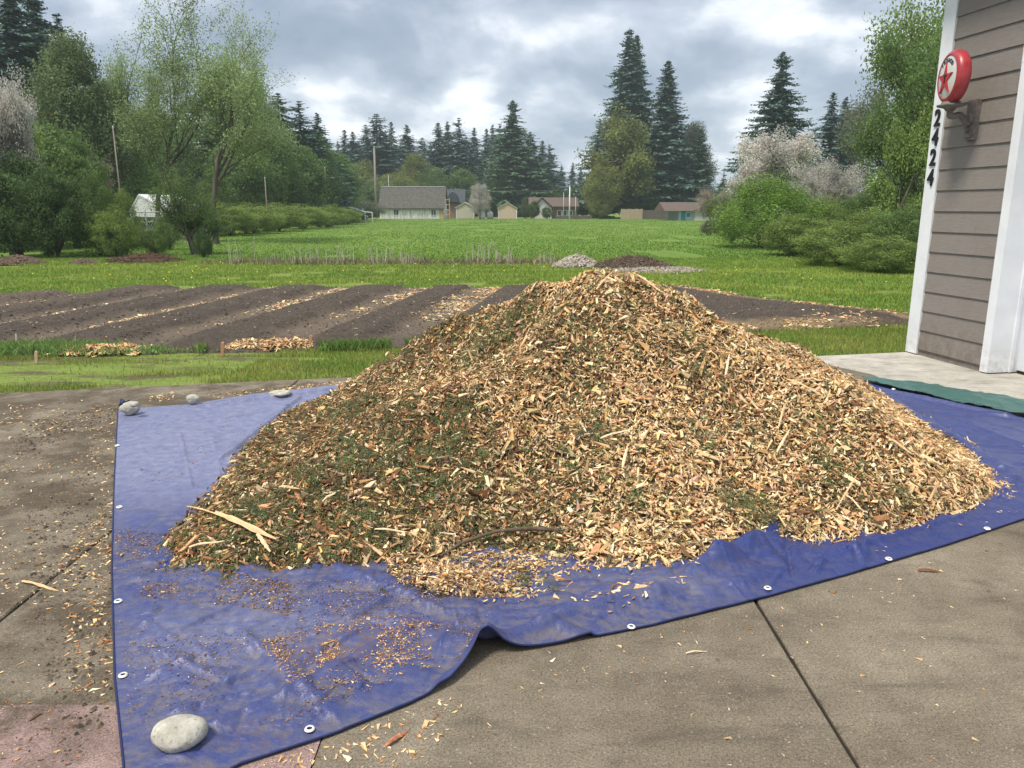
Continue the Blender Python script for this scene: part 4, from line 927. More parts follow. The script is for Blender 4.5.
for k, ch in enumerate('TEXACO'):
    a = math.radians(90 + 42 - k * 84 / 5); me = text_mesh(ch, .052, .002, .002)
    rr_ = .152; me.transform(Matrix.Translation((rr_ * math.cos(a), rr_ * math.sin(a), .075)) @ Matrix.Rotation(a - math.pi / 2, 4, 'Z')); face_mesh(me, 'letter', M_black, lens)


# ------------------------------------------------------------------ grass
def blades(mb, X, Y, Z, h, w_, R, base, lean=.5):
    n = len(X); a = R.uniform(0, math.tau, n); d = np.c_[np.cos(a), np.sin(a), np.zeros(n)]
    b_ = R.uniform(0, math.tau, n); ln = np.c_[np.cos(b_), np.sin(b_), np.zeros(n)] * (R.uniform(0, lean, n) * h)[:, None]
    P_ = np.c_[X, Y, Z]; up_ = np.zeros((n, 3)); up_[:, 2] = h
    V = np.stack([P_ - d * w_[:, None], P_ + d * w_[:, None], P_ + up_ * .55 + ln * .35 + d * w_[:, None] * .8, P_ + up_ + ln], 1)
    c = np.array(base) * R.uniform(.6, 1.5, (n, 1)) * (1 + .1 * R.normal(size=(n, 3)))
    mb.add(V.reshape(-1, 3), np.arange(4 * n).reshape(-1, 4), c=np.repeat(np.clip(c, .01, .8), 4, axis=0))
M_grass = tinted('grass_blades', (1, 1, 1), .6, .3)
RG = np.random.default_rng(21)
mb = MB()
# near strip between driveway and beds
def near_region(n):
    X = RG.uniform(-8.2, 6.2, n); Y = RG.uniform(5.5, 11.6, n); ok = (Y > slab_far(X) + .0) & (Y < bed_front(X) + .25 + .25 * fbm(X * 3, Y * 3, 0, 2, 3)) & (X > -.75 * Y) & ((X < -.9) | (X > 2.6))
    return X[ok], Y[ok]
X, Y = near_region(420000)
bare = fbm(X * .9, Y * 2.6, 0, 4, 71); mid_ = (Y - slab_far(X)) / (bed_front(X) - slab_far(X) + 1e-6)
dens_ = np.clip((bare - .44) * 7, .03, 1) * np.where(X < 0, np.clip(1.15 - 1.5 * np.exp(-((mid_ - .58) / .2) ** 2) * (vnoise(X * .9, Y * 0, 0, 5) > .3), .05, 1), 1)
dens_ = np.where(X > 2, .9, dens_)
ok = RG.random(len(X)) < dens_; X, Y = X[ok], Y[ok]
yel = vnoise(X * 2, Y * 3, 0, 12)[:, None]
blades(mb, X, Y, X * 0 - .035, RG.uniform(.018, .06, len(X)), RG.uniform(.002, .005, len(X)), RG, np.array([.19, .28, .055]) * (1 - yel) + np.array([.32, .35, .09]) * yel)
# lush weeds by the left bed
X = RG.normal(-5.4, .75, 9000); Y = 8.75 + RG.normal(0, .13, 9000); blades(mb, X, Y, X * 0, RG.uniform(.04, .12, 9000) * np.exp(-((X + 5.4) / 1.3) ** 2), RG.uniform(.004, .009, 9000), RG, (.19, .29, .085), .9)
X = RG.uniform(-3.6, -.9, 3500); Y = bed_front(X) - .02 + RG.normal(0, .08, 3500); ok = vnoise(X * 3, X * 0, 0, 9) > .5; X, Y = X[ok], Y[ok]; blades(mb, X, Y, X * 0, RG.uniform(.04, .12, len(X)), RG.uniform(.003, .007, len(X)), RG, (.15, .24, .06), .9)
tag(mb.build('near_grass', M_grass, origin=(-3, 8, 0)), 'short patchy grass between the driveway and the soil beds', 'grass', kind='stuff')
mb = MB()
X = RG.uniform(-22, 20, 420000); Y = 11 + 15 * RG.random(420000); ok = (np.abs(X) < .74 * Y) & ~inpoly(X, Y, BED_POLY) & ((Y > 16) | (X > 3) | (X < -8)) & (vnoise(X * 1.2, Y * 2.5, 0, 41) > .18); X, Y = X[ok], Y[ok]
yel = np.clip(fbm(X * .5, Y * 1.4, 0, 3, 14) * 1.6 - .3, 0, 1)[:, None]
blades(mb, X, Y, X * 0 - .03, RG.uniform(.03, .07, len(X)), RG.uniform(.006, .012, len(X)), RG, np.array([.165, .27, .045]) * (1 - yel) + np.array([.29, .36, .07]) * yel, .9)
n_ = 60; X = RG.uniform(-14, 12, n_); Y = RG.uniform(16.5, 24, n_); k_ = np.abs(X) < .7 * Y; X, Y = X[k_], Y[k_]; mb.cards(np.c_[X, Y, X * 0 + .03], np.tile((.014, 0, 0), (len(X), 1)), np.tile((0, .008, .010), (len(X), 1)), np.tile((.85, .68, .05), (len(X), 1)))
tag(mb.build('lawn_grass', M_grass, origin=(0, 20, 0)), 'bright mown lawn with yellow dandelions behind the soil beds', 'grass', kind='stuff')
mb = MB()
Y = 25 + 95 * RG.random(150000) ** 1.8; X = RG.uniform(-.72, .45, 150000) * Y; ok = vnoise(X * .5, Y * .3, 0, 43) > .2; X, Y = X[ok], Y[ok]
yel = np.clip(fbm(X * .15, Y * .1, 0, 3, 14) * 1.6 - .3, 0, 1)[:, None]
blades(mb, X, Y, X * 0 - .03, RG.uniform(.035, .065, len(X)) , RG.uniform(.012, .02, len(X)) * (1 + Y / 60), RG, np.array([.15, .26, .05]) * (1 - yel) + np.array([.23, .34, .07]) * yel, .9)
tag(mb.build('field_grass', M_grass, origin=(0, 50, 0)), 'darker green field grass stretching back to the sheds and houses', 'grass', kind='stuff')

# dry stalk row, heaps ------------------------------------------------
M_stalk = tinted('dry_stems', (1, 1, 1), .85, .1)
RS = np.random.default_rng(31)
STK = [(238, 8, 30, 'tallest'), (272, 8, 14, ''), (305, 22, 17, ''), (340, 18, 20, ''), (382, 20, 18, ''), (415, 16, 12, ''), (480, 26, 20, ''), (508, 14, 12, ''), (545, 14, 12, '')]
slabs_ = ['sparse dry stalks with the tallest single stem, left end of the stalk row', 'low dry stalk tuft second from the left of the row', 'pale upright dry stalks third from the left of the row', 'dense pale dry stalks fourth from the left of the row', 'dry stalk clump in the middle of the row', 'short brown stalk clump just right of the row middle', 'widest clump of pale dry stalks above the orange path', 'thin pair of dry stalks right of the widest clump', 'brown dry weed tuft next to the rubble heap, right end of the row']
for (sx, hw, hp, _), lab in zip(STK, slabs_):
    c = g(sx, 263); mb = MB(); n_ = int(hw * .95)
    for k in range(n_):
        x_ = c[0] + RS.normal(0, hw * .5) * c[1] / F_PX; y_ = c[1] + RS.uniform(-.5, .9); hh = hp * RS.uniform(.35, 1.0) * c[1] / F_PX * 1.05
        l_x = RS.normal(0, .05); col = np.array([.52, .47, .40]) * RS.uniform(.6, 1.25)
        mb.tube([(x_, y_, -.03), (x_ + l_x * hh * .5, y_, hh * .5), (x_ + l_x * hh * 1.4, y_, hh)], [.010, .009, .005], 4, False, c=col)
    n2_ = int(10 * hw); X = c[0] + RS.normal(0, hw * 1.0, n2_) * c[1] / F_PX; Y = c[1] + RS.uniform(-.7, 1.0, n2_); blades(mb, X, Y, X * 0 - .03, RS.uniform(.06, .24, n2_), RS.uniform(.008, .02, n2_), RS, (.22, .19, .12), .9)
    tag(mb.build('dry_stalks', M_stalk, origin=(c[0], c[1], 0)), lab, 'dry stalks', 'clumps of dry stalks between lawn and field', 'stuff')
# thatch and leaf litter along that line
mb = MB(); n_ = 3500; X = RS.uniform(-9.5, 2.5, n_); Y = 23.6 + RS.normal(0, .28, n_) - .12 * np.clip(X, 0, 9) + .3 * np.sin(X * .7); blades(mb, X, Y, X * 0 - .03, RS.uniform(.02, .10, n_), RS.uniform(.01, .03, n_), RS, (.21, .165, .115), 1.5)
tag(mb.build('leaf_litter', M_stalk, origin=(0, 23, 0)), 'strip of brown thatch along the foot of the dry stalks', 'litter', kind='stuff')
def heap(name, cpx, cpy, wpx, hpx, lab, cat, kindf, n_, m_, pal_):
    c = g(cpx, cpy); sc = c[1] / F_PX; W = wpx * sc / 2; Hh = hpx * sc; mb = MB()
    X = RS.uniform(-1, 1, n_ * 2); Y = RS.uniform(-1, 1, n_ * 2); ok = X ** 2 + Y ** 2 < 1; X, Y = X[ok][:n_], Y[ok][:n_]
    z_ = Hh * (1 - np.sqrt(X ** 2 + Y ** 2)) ** .75 * (1 + .3 * (fbm(X * 3, Y * 3, 0, 2, 5) - .5)) - .03
    P_ = np.c_[c[0] + X * W, c[1] + Y * W * .8, z_]
    col = np.array(pal_)[RS.integers(0, len(pal_), len(X))] * RS.uniform(.7, 1.2, (len(X), 1))
    if kindf == 'stone':
        r = RS.uniform(.02, .055, len(X)); V = P_[:, None] + oct_v[None] * r[:, None, None] * RS.uniform(.6, 1.4, (len(X), 6, 1))
        tr = [(0, 2, 4), (2, 1, 4), (1, 3, 4), (3, 0, 4), (2, 0, 5), (1, 2, 5), (3, 1, 5), (0, 3, 5)]
        mb.add(V.reshape(-1, 3), t=(np.arange(len(X))[:, None, None] * 6 + np.array(tr)[None]).reshape(-1, 3), c=np.repeat(col, 6, axis=0))
    else:
        for p_, c_ in zip(P_, col):
            d = RS.normal(size=3) * (1, .6, .35); d /= np.linalg.norm(d); L = RS.uniform(.1, .3)
            mb.tube([p_ - d * L / 2, p_ + (0, 0, .02), p_ + d * L / 2], [.008, .007, .003], 3, False, c=c_)
    a = np.linspace(0, math.tau, 24, endpoint=False); ring = [(r_, r_) for r_ in (1, .8, .6, .4, .2, .02)]
    V = np.array([(c[0] + W * r_ * math.cos(t), c[1] + .8 * W * r_ * math.sin(t), Hh * .9 * (1 - r_) ** .75 - .04) for r_, _ in ring for t in a]); i_ = np.arange(5)[:, None] * 24; j_ = np.arange(24)[None]; j2 = (j_ + 1) % 24
    mb.add(V, np.stack([i_ + j_, i_ + j2, i_ + 24 + j2, i_ + 24 + j_], -1).reshape(-1, 4), c=np.array(pal_[-1]) * .6)
    return tag(mb.build(name, m_, origin=(c[0], c[1], 0)), lab, cat, kind='stuff')
heap('rubble_heap', 577, 266, 50, 13, 'low heap of pale grey stones behind the chip pile', 'rubble', 'stone', 1500, M_stalk, [(.46, .42, .36), (.34, .30, .25), (.22, .19, .15)])
heap('brush_heap', 632, 267, 80, 12, 'brown heap of fine twigs right of the grey stones', 'brush heap', 'twig', 2600, M_stalk, [(.17, .125, .09), (.23, .18, .13), (.12, .09, .065)])
heap('gravel_patch', 650, 269, 110, 3, 'flat grey gravel spread round the brown twig heap', 'gravel', 'stone', 1300, M_stalk, [(.40, .36, .31), (.30, .27, .22), (.22, .18, .14)])
heap('soil_heap', 18, 263, 52, 9, 'low brown soil heap at the far left edge under the shrubs', 'soil heap', 'stone', 1300, M_stalk, [(.19, .13, .095), (.14, .10, .07), (.10, .07, .05)])
heap('soil_heap', 84, 263, 30, 5, 'small brown soil heap between the far left heap and the twig pile', 'soil heap', 'stone', 600, M_stalk, [(.19, .13, .095), (.14, .10, .07), (.10, .07, .05)])
heap('twig_pile', 145, 261, 74, 8, 'reddish brown twig pile at the foot of the left trees', 'twig pile', 'twig', 1500, M_stalk, [(.22, .13, .09), (.16, .10, .07), (.10, .07, .05)])

# ------------------------------------------------------------------ tree prototypes (meshes of unit height, shared by copies)
M_trunk = material('tree_bark', lambda n, b: link(n, n.ramp(n.noise(n.scaled(obj_co(n), (6, 6, 1)), 9, 5), [(.3, (.055, .045, .037)), (.7, (.15, .13, .11))]), b.inputs['Base Color']), rough=.95, spec=.1)
M_palebark = material('pale_bark', lambda n, b: link(n, n.ramp(n.noise(n.scaled(obj_co(n), (3, 3, 6)), 9, 5), [(.3, (.12, .11, .095)), (.7, (.30, .28, .25))]), b.inputs['Base Color']), rough=.9, spec=.1)
LEAF = dict(fir=(.062, .105, .062), firblue=(.062, .105, .085), cedar=(.030, .060, .026), olive=(.17, .195, .055), spring=(.19, .27, .075), mid=(.12, .19, .055), dark=(.075, .125, .042), birch=(.22, .29, .12), blossom=(.44, .415, .38), pinkblossom=(.30, .25, .21), lime=(.17, .28, .055), bramble=(.17, .235, .06), greygreen=(.13, .145, .095), conif_l=(.15, .20, .085))
LM_ = {k: tinted(k + '_foliage', tuple(min(.85, q_ * 1.18) for q_ in v), .65, .42 if k not in ('fir', 'firblue', 'cedar') else .08, vary=.10) for k, v in LEAF.items()}
def conifer(seed, rad=.19, nw=62, nb=8, droop=.35, bare=.06, irregular=.25, dens=1.0):
    R = np.random.default_rng(seed); tr = MB(); tr.tube([(0, 0, -.02), (0, 0, .3), (.003, 0, .7), (0, 0, .995)], [.017, .012, .006, .0012], 7)
    cr = MB(); allc, allu, allv, allt = [], [], [], []
    zs = np.linspace(bare, .985, nw)
    for z in zs:
        env = rad * (1 - z) ** .78 * (1 if z > bare + .12 else .75 + .25 * (z - bare) / .12); kb = max(4, int(nb * (1.1 - .3 * z)))
        lay = 1 + irregular * R.normal()
        for b_ in range(kb):
            a = R.uniform(0, math.tau); L = max(.008, env * np.clip(lay * R.uniform(.65, 1.2), .35, 1.35)); d = np.array([math.cos(a), math.sin(a), 0])
            m = max(4, int(16 * L / rad * dens) + 3); t = np.linspace(.08, 1, m)
            zc = z - droop * L * t + droop * .45 * L * t ** 3 + R.normal(0, .003) + (.35 * L * t if z > .9 else 0)
            P_ = d[None] * (L * t)[:, None]; P_[:, 2] = zc; side = np.array([-d[1], d[0], 0])
            for sg in (-1, 1):
                w_ = (.26 * L * (1.15 - t) + .006)[:, None]; dirv = side * sg * .9 + d * .55; dirv = dirv[None] + R.normal(0, .22, (m, 3)); dirv[:, 2] -= .28
                cc = P_ + dirv * w_ * .5; allc.append(cc); allu.append(dirv * w_ * .55); vv = np.cross(dirv, np.array([0, 0, 1]) + R.normal(0, .5, (m, 3))); vv /= np.linalg.norm(vv, axis=1, keepdims=True) + 1e-9
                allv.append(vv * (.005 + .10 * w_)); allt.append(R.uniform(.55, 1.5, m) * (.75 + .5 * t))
    c, u_, v_, t_ = map(np.concatenate, (allc, allu, allv, allt))
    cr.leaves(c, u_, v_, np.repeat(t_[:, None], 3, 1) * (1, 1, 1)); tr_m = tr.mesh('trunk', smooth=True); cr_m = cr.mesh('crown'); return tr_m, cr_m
def broadleaf(seed, levels=4, trunk=.28, spread=.55, nleaf=14000, leaf=.008, upright=.5, forks=4, clus=.03, r0=.022, multi=1, bareness=0.0, leafmul=.7, ltv=.35, len0=.34):
    R = np.random.default_rng(seed); tr = MB(); tips = []; tw = []
    def branch(p, d, L, r, lev):
        n_ = 5; pts = [p]; dd = d.copy()
        for k in range(n_):
            dd = dd + R.normal(0, .13, 3) + np.array([0, 0, .06 * upright]); dd /= np.linalg.norm(dd); pts.append(pts[-1] + dd * L / n_)
        pts = np.array(pts); rad_ = np.linspace(r, r * (.62 if lev < levels else .2), n_ + 1); tr.tube(pts, rad_, 6 if lev < 2 else 3, False)
        if lev >= levels - 1:
            tips.append(pts[2:])
        if lev < levels:
            nf = forks if lev else forks + 1
            for k in range(nf):
                t = 1.0 if k == 0 else R.uniform(.3, 1.0); idx = t * n_; i_ = min(int(idx), n_ - 1); q_ = pts[i_] + (pts[i_ + 1] - pts[i_]) * (idx - i_)
                ang = R.uniform(.25, .95) * spread * (1.0 if k else .45); ax = R.normal(size=3); ax -= dd * (ax @ dd); ax /= np.linalg.norm(ax)
                nd = dd * math.cos(ang) + ax * math.sin(ang) + np.array([0, 0, .18 * upright]); nd /= np.linalg.norm(nd)
                branch(q_, nd, L * R.uniform(.58, .86) * (1 if t > .9 else .9), r * .60 * (1 if k == 0 else .8), lev + 1)
    for m in range(multi):
        a = R.uniform(0, math.tau); ln = .0 if multi == 1 else .28
        branch(np.array([0, 0, -.01]) + (0 if multi == 1 else .02) * np.array([math.cos(a), math.sin(a), 0]), np.array([ln * math.cos(a), ln * math.sin(a), 1.0]) / math.hypot(1, ln), trunk if multi == 1 else trunk * R.uniform(.7, 1.1), r0, 0)
    T = np.concatenate(tips); c = T[R.integers(0, len(T), nleaf)] + R.normal(0, clus, (nleaf, 3)) * (1, 1, .8)
    if bareness: c = c[R.random(len(c)) > bareness * sstep(.35, 1., c[:, 2] / T[:, 2].max())]
    n_ = len(c); zmax = T[:, 2].max()
    u_ = rand_dirs(R, n_) * leaf * R.uniform(.6, 1.4, (n_, 1)); v_ = np.cross(u_, rand_dirs(R, n_)); v_ = v_ / (np.linalg.norm(v_, axis=1, keepdims=True) + 1e-9) * leaf * leafmul
    cl = vnoise(c[:, 0] * 9, c[:, 1] * 9, c[:, 2] * 9, seed)
    t_ = R.uniform(1 - ltv, 1 + ltv, n_) * (.7 + .6 * cl)
    cr = MB(); cr.leaves(c / zmax, u_ / zmax, v_ / zmax, np.repeat(t_[:, None], 3, 1))
    tr.v = [q_ / zmax for q_ in tr.v]; return tr.mesh('trunk', smooth=True), cr.mesh('crown')
def clumpy(seed, nc=60, nleaf=16000, leaf=.011, wid=.42, zlo=.12, taper=.0, trunk=True, rmin=.09, rmax=.17, stretch=1.0):
    """dense crown built from many leaf clumps over an ellipsoid"""
    R = np.random.default_rng(seed); cs = rand_dirs(R, nc) * (R.uniform(.35, 1, (nc, 1)) ** .5); zc = zlo + (1 - zlo) * (.5 + .44 * cs[:, 2]); k_ = 1 - taper * (zc - zlo)
    C_ = np.c_[cs[:, 0] * wid * k_, cs[:, 1] * wid * k_, zc]; rr = R.uniform(rmin, rmax, nc); pick = R.integers(0, nc, nleaf)
    off = rand_dirs(R, nleaf) * (R.random((nleaf, 1)) ** .35) * np.where(R.random((nleaf, 1)) < .14, R.uniform(1.1, 1.6, (nleaf, 1)), 1.0) * rr[pick][:, None] * (1, 1, .8 * stretch); c = C_[pick] + off; c[:, 2] = np.where(c[:, 2] < .0, R.uniform(0, .05, nleaf), np.minimum(c[:, 2], 1.02))
    nrm_ = off / (np.linalg.norm(off, axis=1, keepdims=True) + 1e-9) + R.normal(0, .6, (nleaf, 3)); u_ = np.cross(nrm_, rand_dirs(R, nleaf)); u_ /= np.linalg.norm(u_, axis=1, keepdims=True) + 1e-9; v_ = np.cross(nrm_, u_); v_ /= np.linalg.norm(v_, axis=1, keepdims=True) + 1e-9
    sz = leaf * R.uniform(.6, 1.4, (nleaf, 1)); tint = R.uniform(.6, 1.35, nleaf) * R.uniform(.72, 1.3, nc)[pick]
    cr = MB(); cr.leaves(c, u_ * sz, v_ * sz * .6, np.repeat(tint[:, None], 3, 1)); tr = MB(); tr.tube([(0, 0, -.02), (.01, 0, .3), (0, .01, .6)], [.022, .017, .008], 7)
    for k in range(14):
        j = R.integers(0, nc); tr.tube([(0, 0, zlo * .8 + .1 * R.random()), tuple(C_[j] * (.55, .55, .8)), tuple(C_[j])], [.010, .006, .002], 4, False)
    return tr.mesh('trunk', smooth=True), cr.mesh('crown')
PR = {}
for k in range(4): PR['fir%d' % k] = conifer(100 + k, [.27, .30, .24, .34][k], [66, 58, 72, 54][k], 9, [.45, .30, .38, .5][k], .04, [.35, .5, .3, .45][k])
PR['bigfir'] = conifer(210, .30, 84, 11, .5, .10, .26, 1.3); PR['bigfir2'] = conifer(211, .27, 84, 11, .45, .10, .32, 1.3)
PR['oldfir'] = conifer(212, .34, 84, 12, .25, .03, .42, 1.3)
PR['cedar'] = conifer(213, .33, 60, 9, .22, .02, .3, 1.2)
for k in range(3): PR['round%d' % k] = clumpy(300 + k, [70, 60, 80][k], 16000, .013, [.42, .36, .48][k], .10, [.3, .5, .2][k])
PR['tallround'] = clumpy(310, 190, 46000, .0062, .27, .04, .5, rmin=.03, rmax=.11)
PR['shrub'] = clumpy(320, 150, 24000, .0145, .52, .0, .25, rmin=.04, rmax=.17); PR['shrub2'] = clumpy(321, 130, 34000, .011, .60, .0, .35, rmin=.05, rmax=.19)
PR['finebush'] = clumpy(322, 120, 34000, .0085, .50, .0, .45, rmin=.06, rmax=.16, stretch=1.5)
PR['columnar'] = clumpy(323, 60, 12000, .012, .17, .0, .6, rmin=.06, rmax=.1)
PR['birch'] = broadleaf(401, 6, .30, .58, 17000, .0038, .75, 3, .016, .010, bareness=.2)
PR['birch2'] = broadleaf(404, 6, .26, .80, 18000, .0038, .6, 3, .018, .010, bareness=.15)
PR['poplar'] = broadleaf(405, 6, .26, .7, 24000, .0045, .6, 3, .022, .014)
PR['blossom'] = broadleaf(406, 6, .20, .60, 40000, .0040, .6, 3, .012, .014, multi=3, ltv=.3)
PR['blossom2'] = broadleaf(407, 6, .20, .80, 40000, .0040, .45, 3, .012, .014, multi=4, ltv=.3)
PR['blossombig'] = clumpy(411, 260, 24000, .0055, .50, .04, .25, rmin=.02, rmax=.09, stretch=1.6)
PR['blossomtall'] = clumpy(412, 130, 40000, .0062, .40, .04, .35, rmin=.04, rmax=.11, stretch=1.4)
PR['baretree'] = broadleaf(408, 5, .28, .6, 7000, .0058, .7, 3, .018, .013)
PR['lowtree'] = broadleaf(409, 5, .36, .8, 16000, .0085, .35, 3, .04, .026, multi=5)
PR['midtree'] = broadleaf(410, 4, .3, .75, 24000, .010, .5, 4, .035, .02)
def set_mat(ob, m):
    if not ob.data.materials: ob.data.materials.append(m)
    ob.material_slots[0].link = 'OBJECT'; ob.material_slots[0].material = m
RT = np.random.default_rng(77)
def tree(name, proto, leafm, px_, top, Y, lab, cat, group=None, w_=1.0, bark=None, z0=-.03, yaw=None, depth=None):
    """px_: column of the trunk, top: row of the tip, Y: distance"""
    x_ = at(px_, 210, Y)[0]; H_ = at(px_, top, Y)[2] - z0
    t = thing(name, lab, cat, (x_, Y, z0), group); tm, cm = PR[proto]
    for nm, me, m in (('trunk', tm, bark or M_trunk), ('crown', cm, LM_[leafm])):
        o = bpy.data.objects.new(nm, me); COL.objects.link(o); set_mat(o, m); o.parent = t
    t.scale = (H_ * w_, H_ * w_ if depth is None else H_ * depth, H_); t.rotation_euler = (0, 0, RT.uniform(0, 6.28) if yaw is None else yaw)
    return t
# far firs behind the barn, left to right
GF = 'dark firs on the skyline behind the barn and sheds'
FARF = [(330, 139, 165, 1, 'small dark fir just clear of the left tree mass'), (341, 141, 170, 2, 'low thin fir between the left tree mass and the first tall pair'), (348, 129, 160, 0, 'rounded dark fir, left one of the pair left of the utility pole'), (356, 131, 163, 2, 'dark fir, right one of the pair left of the utility pole'),
        (369, 124, 168, 1, 'fir directly left of the utility pole top'), (380, 113, 158, 3, 'broad tall fir directly right of the utility pole top'), (394, 121, 168, 0, 'narrow fir touching the right side of the broad fir by the pole'), (409, 124, 172, 2, 'thin pointed fir standing alone over the barn roof middle'),
        (424, 137, 176, 3, 'low ragged fir over the right half of the barn roof'), (440, 122, 164, 0, 'pointed fir above the right end of the barn'), (449, 121, 168, 2, 'slim fir close behind the right end of the barn'), (460, 117, 160, 1, 'tallest fir in the middle of the skyline row'), (475, 127, 170, 2, 'thin spiky fir right of the middle row'),
        (487, 128, 168, 0, 'fir above the pale blossom tree between the sheds'), (493, 124, 171, 2, 'slim fir behind the left shoulder of the large shed fir'), (500, 123, 166, 1, 'fir tucked against the left side of the large shed fir'), (530, 131, 160, 3, 'fir against the right side of the large shed fir'), (542, 140, 166, 0, 'second fir stepping down to the right of the large shed fir'),
        (549, 144, 170, 1, 'last tall fir at the right end of the skyline row'), (561, 165, 200, 2, 'small distant fir above the gabled house'), (572, 162, 205, 0, 'small distant fir above the pale pole'), (580, 166, 200, 2, 'tiny distant fir touching the left side of the tall grove'), (467, 136, 175, 3, 'shorter fir behind the middle of the skyline row'), (432, 141, 178, 1, 'low fir half hidden behind the barn end firs'), (403, 141, 178, 3, 'low fir filling the gap over the barn roof'), (361, 141, 176, 3, 'low fir filling the gap left of the utility pole'), (388, 132, 172, 1, 'fir behind the broad fir by the pole')]
for x_, t_, Y_, v_, lab in FARF: tree('fir_tree', 'fir%d' % v_, 'firblue', x_, t_, Y_, lab, 'fir tree', GF, w_=RT.uniform(1.1, 1.6) * (1.15 if v_ == 3 else 1))
tree('fir_tree', 'oldfir', 'fir', 513, 99, 150, 'largest dark spreading fir rising behind the tan shed', 'fir tree', w_=1.05)
# olive and green round trees behind the barn
GO = 'rounded broadleaf trees behind the barn'
for x_, t_, Y_, p_, m_, w_, lab in [(362, 160, 150, 'round0', 'olive', 1.0, 'olive rounded tree behind the utility pole, left of the barn'), (343, 166, 146, 'round1', 'mid', 1.1, 'green rounded tree next to the left tree mass'), (417, 150, 152, 'tallround', 'olive', 1.15, 'tall olive tree behind the middle of the barn roof'), (398, 170, 146, 'round2', 'olive', 1.1, 'low olive tree over the left half of the barn roof'), (437, 166, 150, 'round0', 'mid', 1.1, 'green tree behind the right end of the barn roof'), (463, 167, 150, 'round1', 'mid', 1.1, 'mid green tree above the cream shed'),
                              (380, 176, 146, 'round2', 'mid', 1.2, 'low green tree beside the utility pole base'), (497, 163, 146, 'tallround', 'dark', .9, 'dark green tree directly behind the tan shed'), (512, 172, 148, 'round1', 'dark', 1.0, 'dark low tree right of the tan shed'), (545, 182, 150, 'round0', 'dark', 1.2, 'dark tree behind the gabled house roof'), (575, 186, 150, 'round2', 'dark', 1.2, 'dark tree behind the right end of the house roof')]:
    tree('round_tree', p_, m_, x_, t_, Y_, lab, 'tree', GO, w_=w_)
tree('blossom_tree', 'blossomtall', 'blossom', 480, 180, 118, 'small pale blossom tree between the cream shed and the tan shed', 'tree', w_=.85)
tree('blossom_shrub', 'shrub', 'greygreen', 493, 203, 120, 'small greyish shrub pale with blossom right of the tan shed base', 'shrub', w_=.7) if False else None
tree('blossom_shrub', 'finebush', 'greygreen', 525, 197, 121, 'small greyish blossom shrub at the right side of the tan shed', 'shrub', w_=.55)
tree('dark_shrub', 'shrub', 'dark', 534, 200, 120, 'dark green shrub in front of the gabled house', 'shrub', w_=.7)
tree('dark_shrub', 'shrub2', 'dark', 547, 206, 119, 'lower dark shrub hiding the house door', 'shrub', w_=.9)
# central grove
tree('tall_fir', 'bigfir', 'firblue', 624, 27, 132, 'tallest dark fir in the centre grove', 'fir tree', w_=.96)
tree('tall_fir', 'bigfir2', 'firblue', 631, 33, 134, 'second top of the tallest fir pair, just to its right', 'fir tree', w_=.85)
tree('tall_fir', 'bigfir2', 'firblue', 662, 59, 128, 'dark fir with a bare pale trunk right of the tallest fir', 'fir tree', w_=1.1)
tree('fir_tree', 'cedar', 'firblue', 598, 118, 136, 'dark spreading conifer at the left edge of the centre grove', 'fir tree', w_=1.05)
tree('fir_tree', 'cedar', 'fir', 697, 128, 130, 'dark drooping conifer at the right edge of the centre grove', 'fir tree', w_=1.1)
tree('leafy_tree', 'midtree', 'olive', 634, 103, 124, 'yellow green broadleaf tree in front of the tallest fir', 'tree', w_=1.15)
tree('leafy_tree', 'round0', 'olive', 603, 165, 121, 'low olive tree at the left foot of the grove', 'tree', w_=1.0)
tree('leafy_tree', 'tallround', 'greygreen', 690, 117, 133, 'pale grey green tree right of the firs', 'tree', w_=1.0)
tree('leafy_shrub', 'shrub', 'mid', 645, 190, 125, 'green shrub behind the wooden fence', 'shrub', w_=1.2)
tree('leafy_shrub', 'shrub2', 'olive', 600, 196, 119, 'olive shrub on the field edge below the grove', 'shrub', w_=1.0)
tree('leafy_shrub', 'shrub', 'dark', 676, 175, 134, 'dark shrub mass between grove and pale blue house', 'shrub', w_=.9)
# right side firs
tree('tall_fir', 'oldfir', 'firblue', 772, 50, 95, 'broad dark fir standing alone above the white blossom tree', 'fir tree', w_=.95)
for x_, t_, Y_, v_, lab in [(823, 91, 100, 0, 'left of the two narrow firs right of the broad fir'), (836, 96, 103, 2, 'right of the two narrow firs right of the broad fir'), (808, 130, 105, 3, 'low fir between the broad fir and the narrow pair'), (852, 118, 108, 1, 'fir half hidden behind the bare tree'), (722, 172, 120, 1, 'small fir behind the left side of the white blossom tree'), (885, 120, 100, 3, 'dark fir behind the tall leafy tree by the garage'), (905, 110, 98, 0, 'dark fir closest to the garage corner')]:
    tree('fir_tree', 'fir%d' % v_, 'firblue', x_, t_, Y_, lab, 'fir tree', 'narrow firs behind the blossom trees', w_=1.25)
tree('bare_tree', 'baretree', 'greygreen', 866, 88, 70, 'nearly bare tree with sparse new leaves right of the narrow firs', 'tree', w_=.9, bark=M_palebark)
tree('blossom_tree', 'blossom', 'blossom', 752, 124, 52, 'tall white blossom tree behind the bright green bush', 'tree', w_=1.2, bark=M_palebark)
tree('blossom_tree', 'blossom2', 'blossom', 824, 154, 40, 'wide white blossom tree right of the bright green bush', 'tree', w_=1.05, bark=M_palebark)
tree('blossom_tree', 'blossom2', 'pinkblossom', 716, 185, 60, 'low brownish blossom tree left of the bright green bush', 'tree', w_=.9, bark=M_palebark)
tree('green_bush', 'finebush', 'lime', 764, 176, 33, 'bright green rounded bush at the field edge', 'bush', w_=1.95)
tree('green_bush', 'shrub2', 'mid', 735, 205, 37, 'lower green bush left of the bright rounded bush', 'bush', w_=.6)
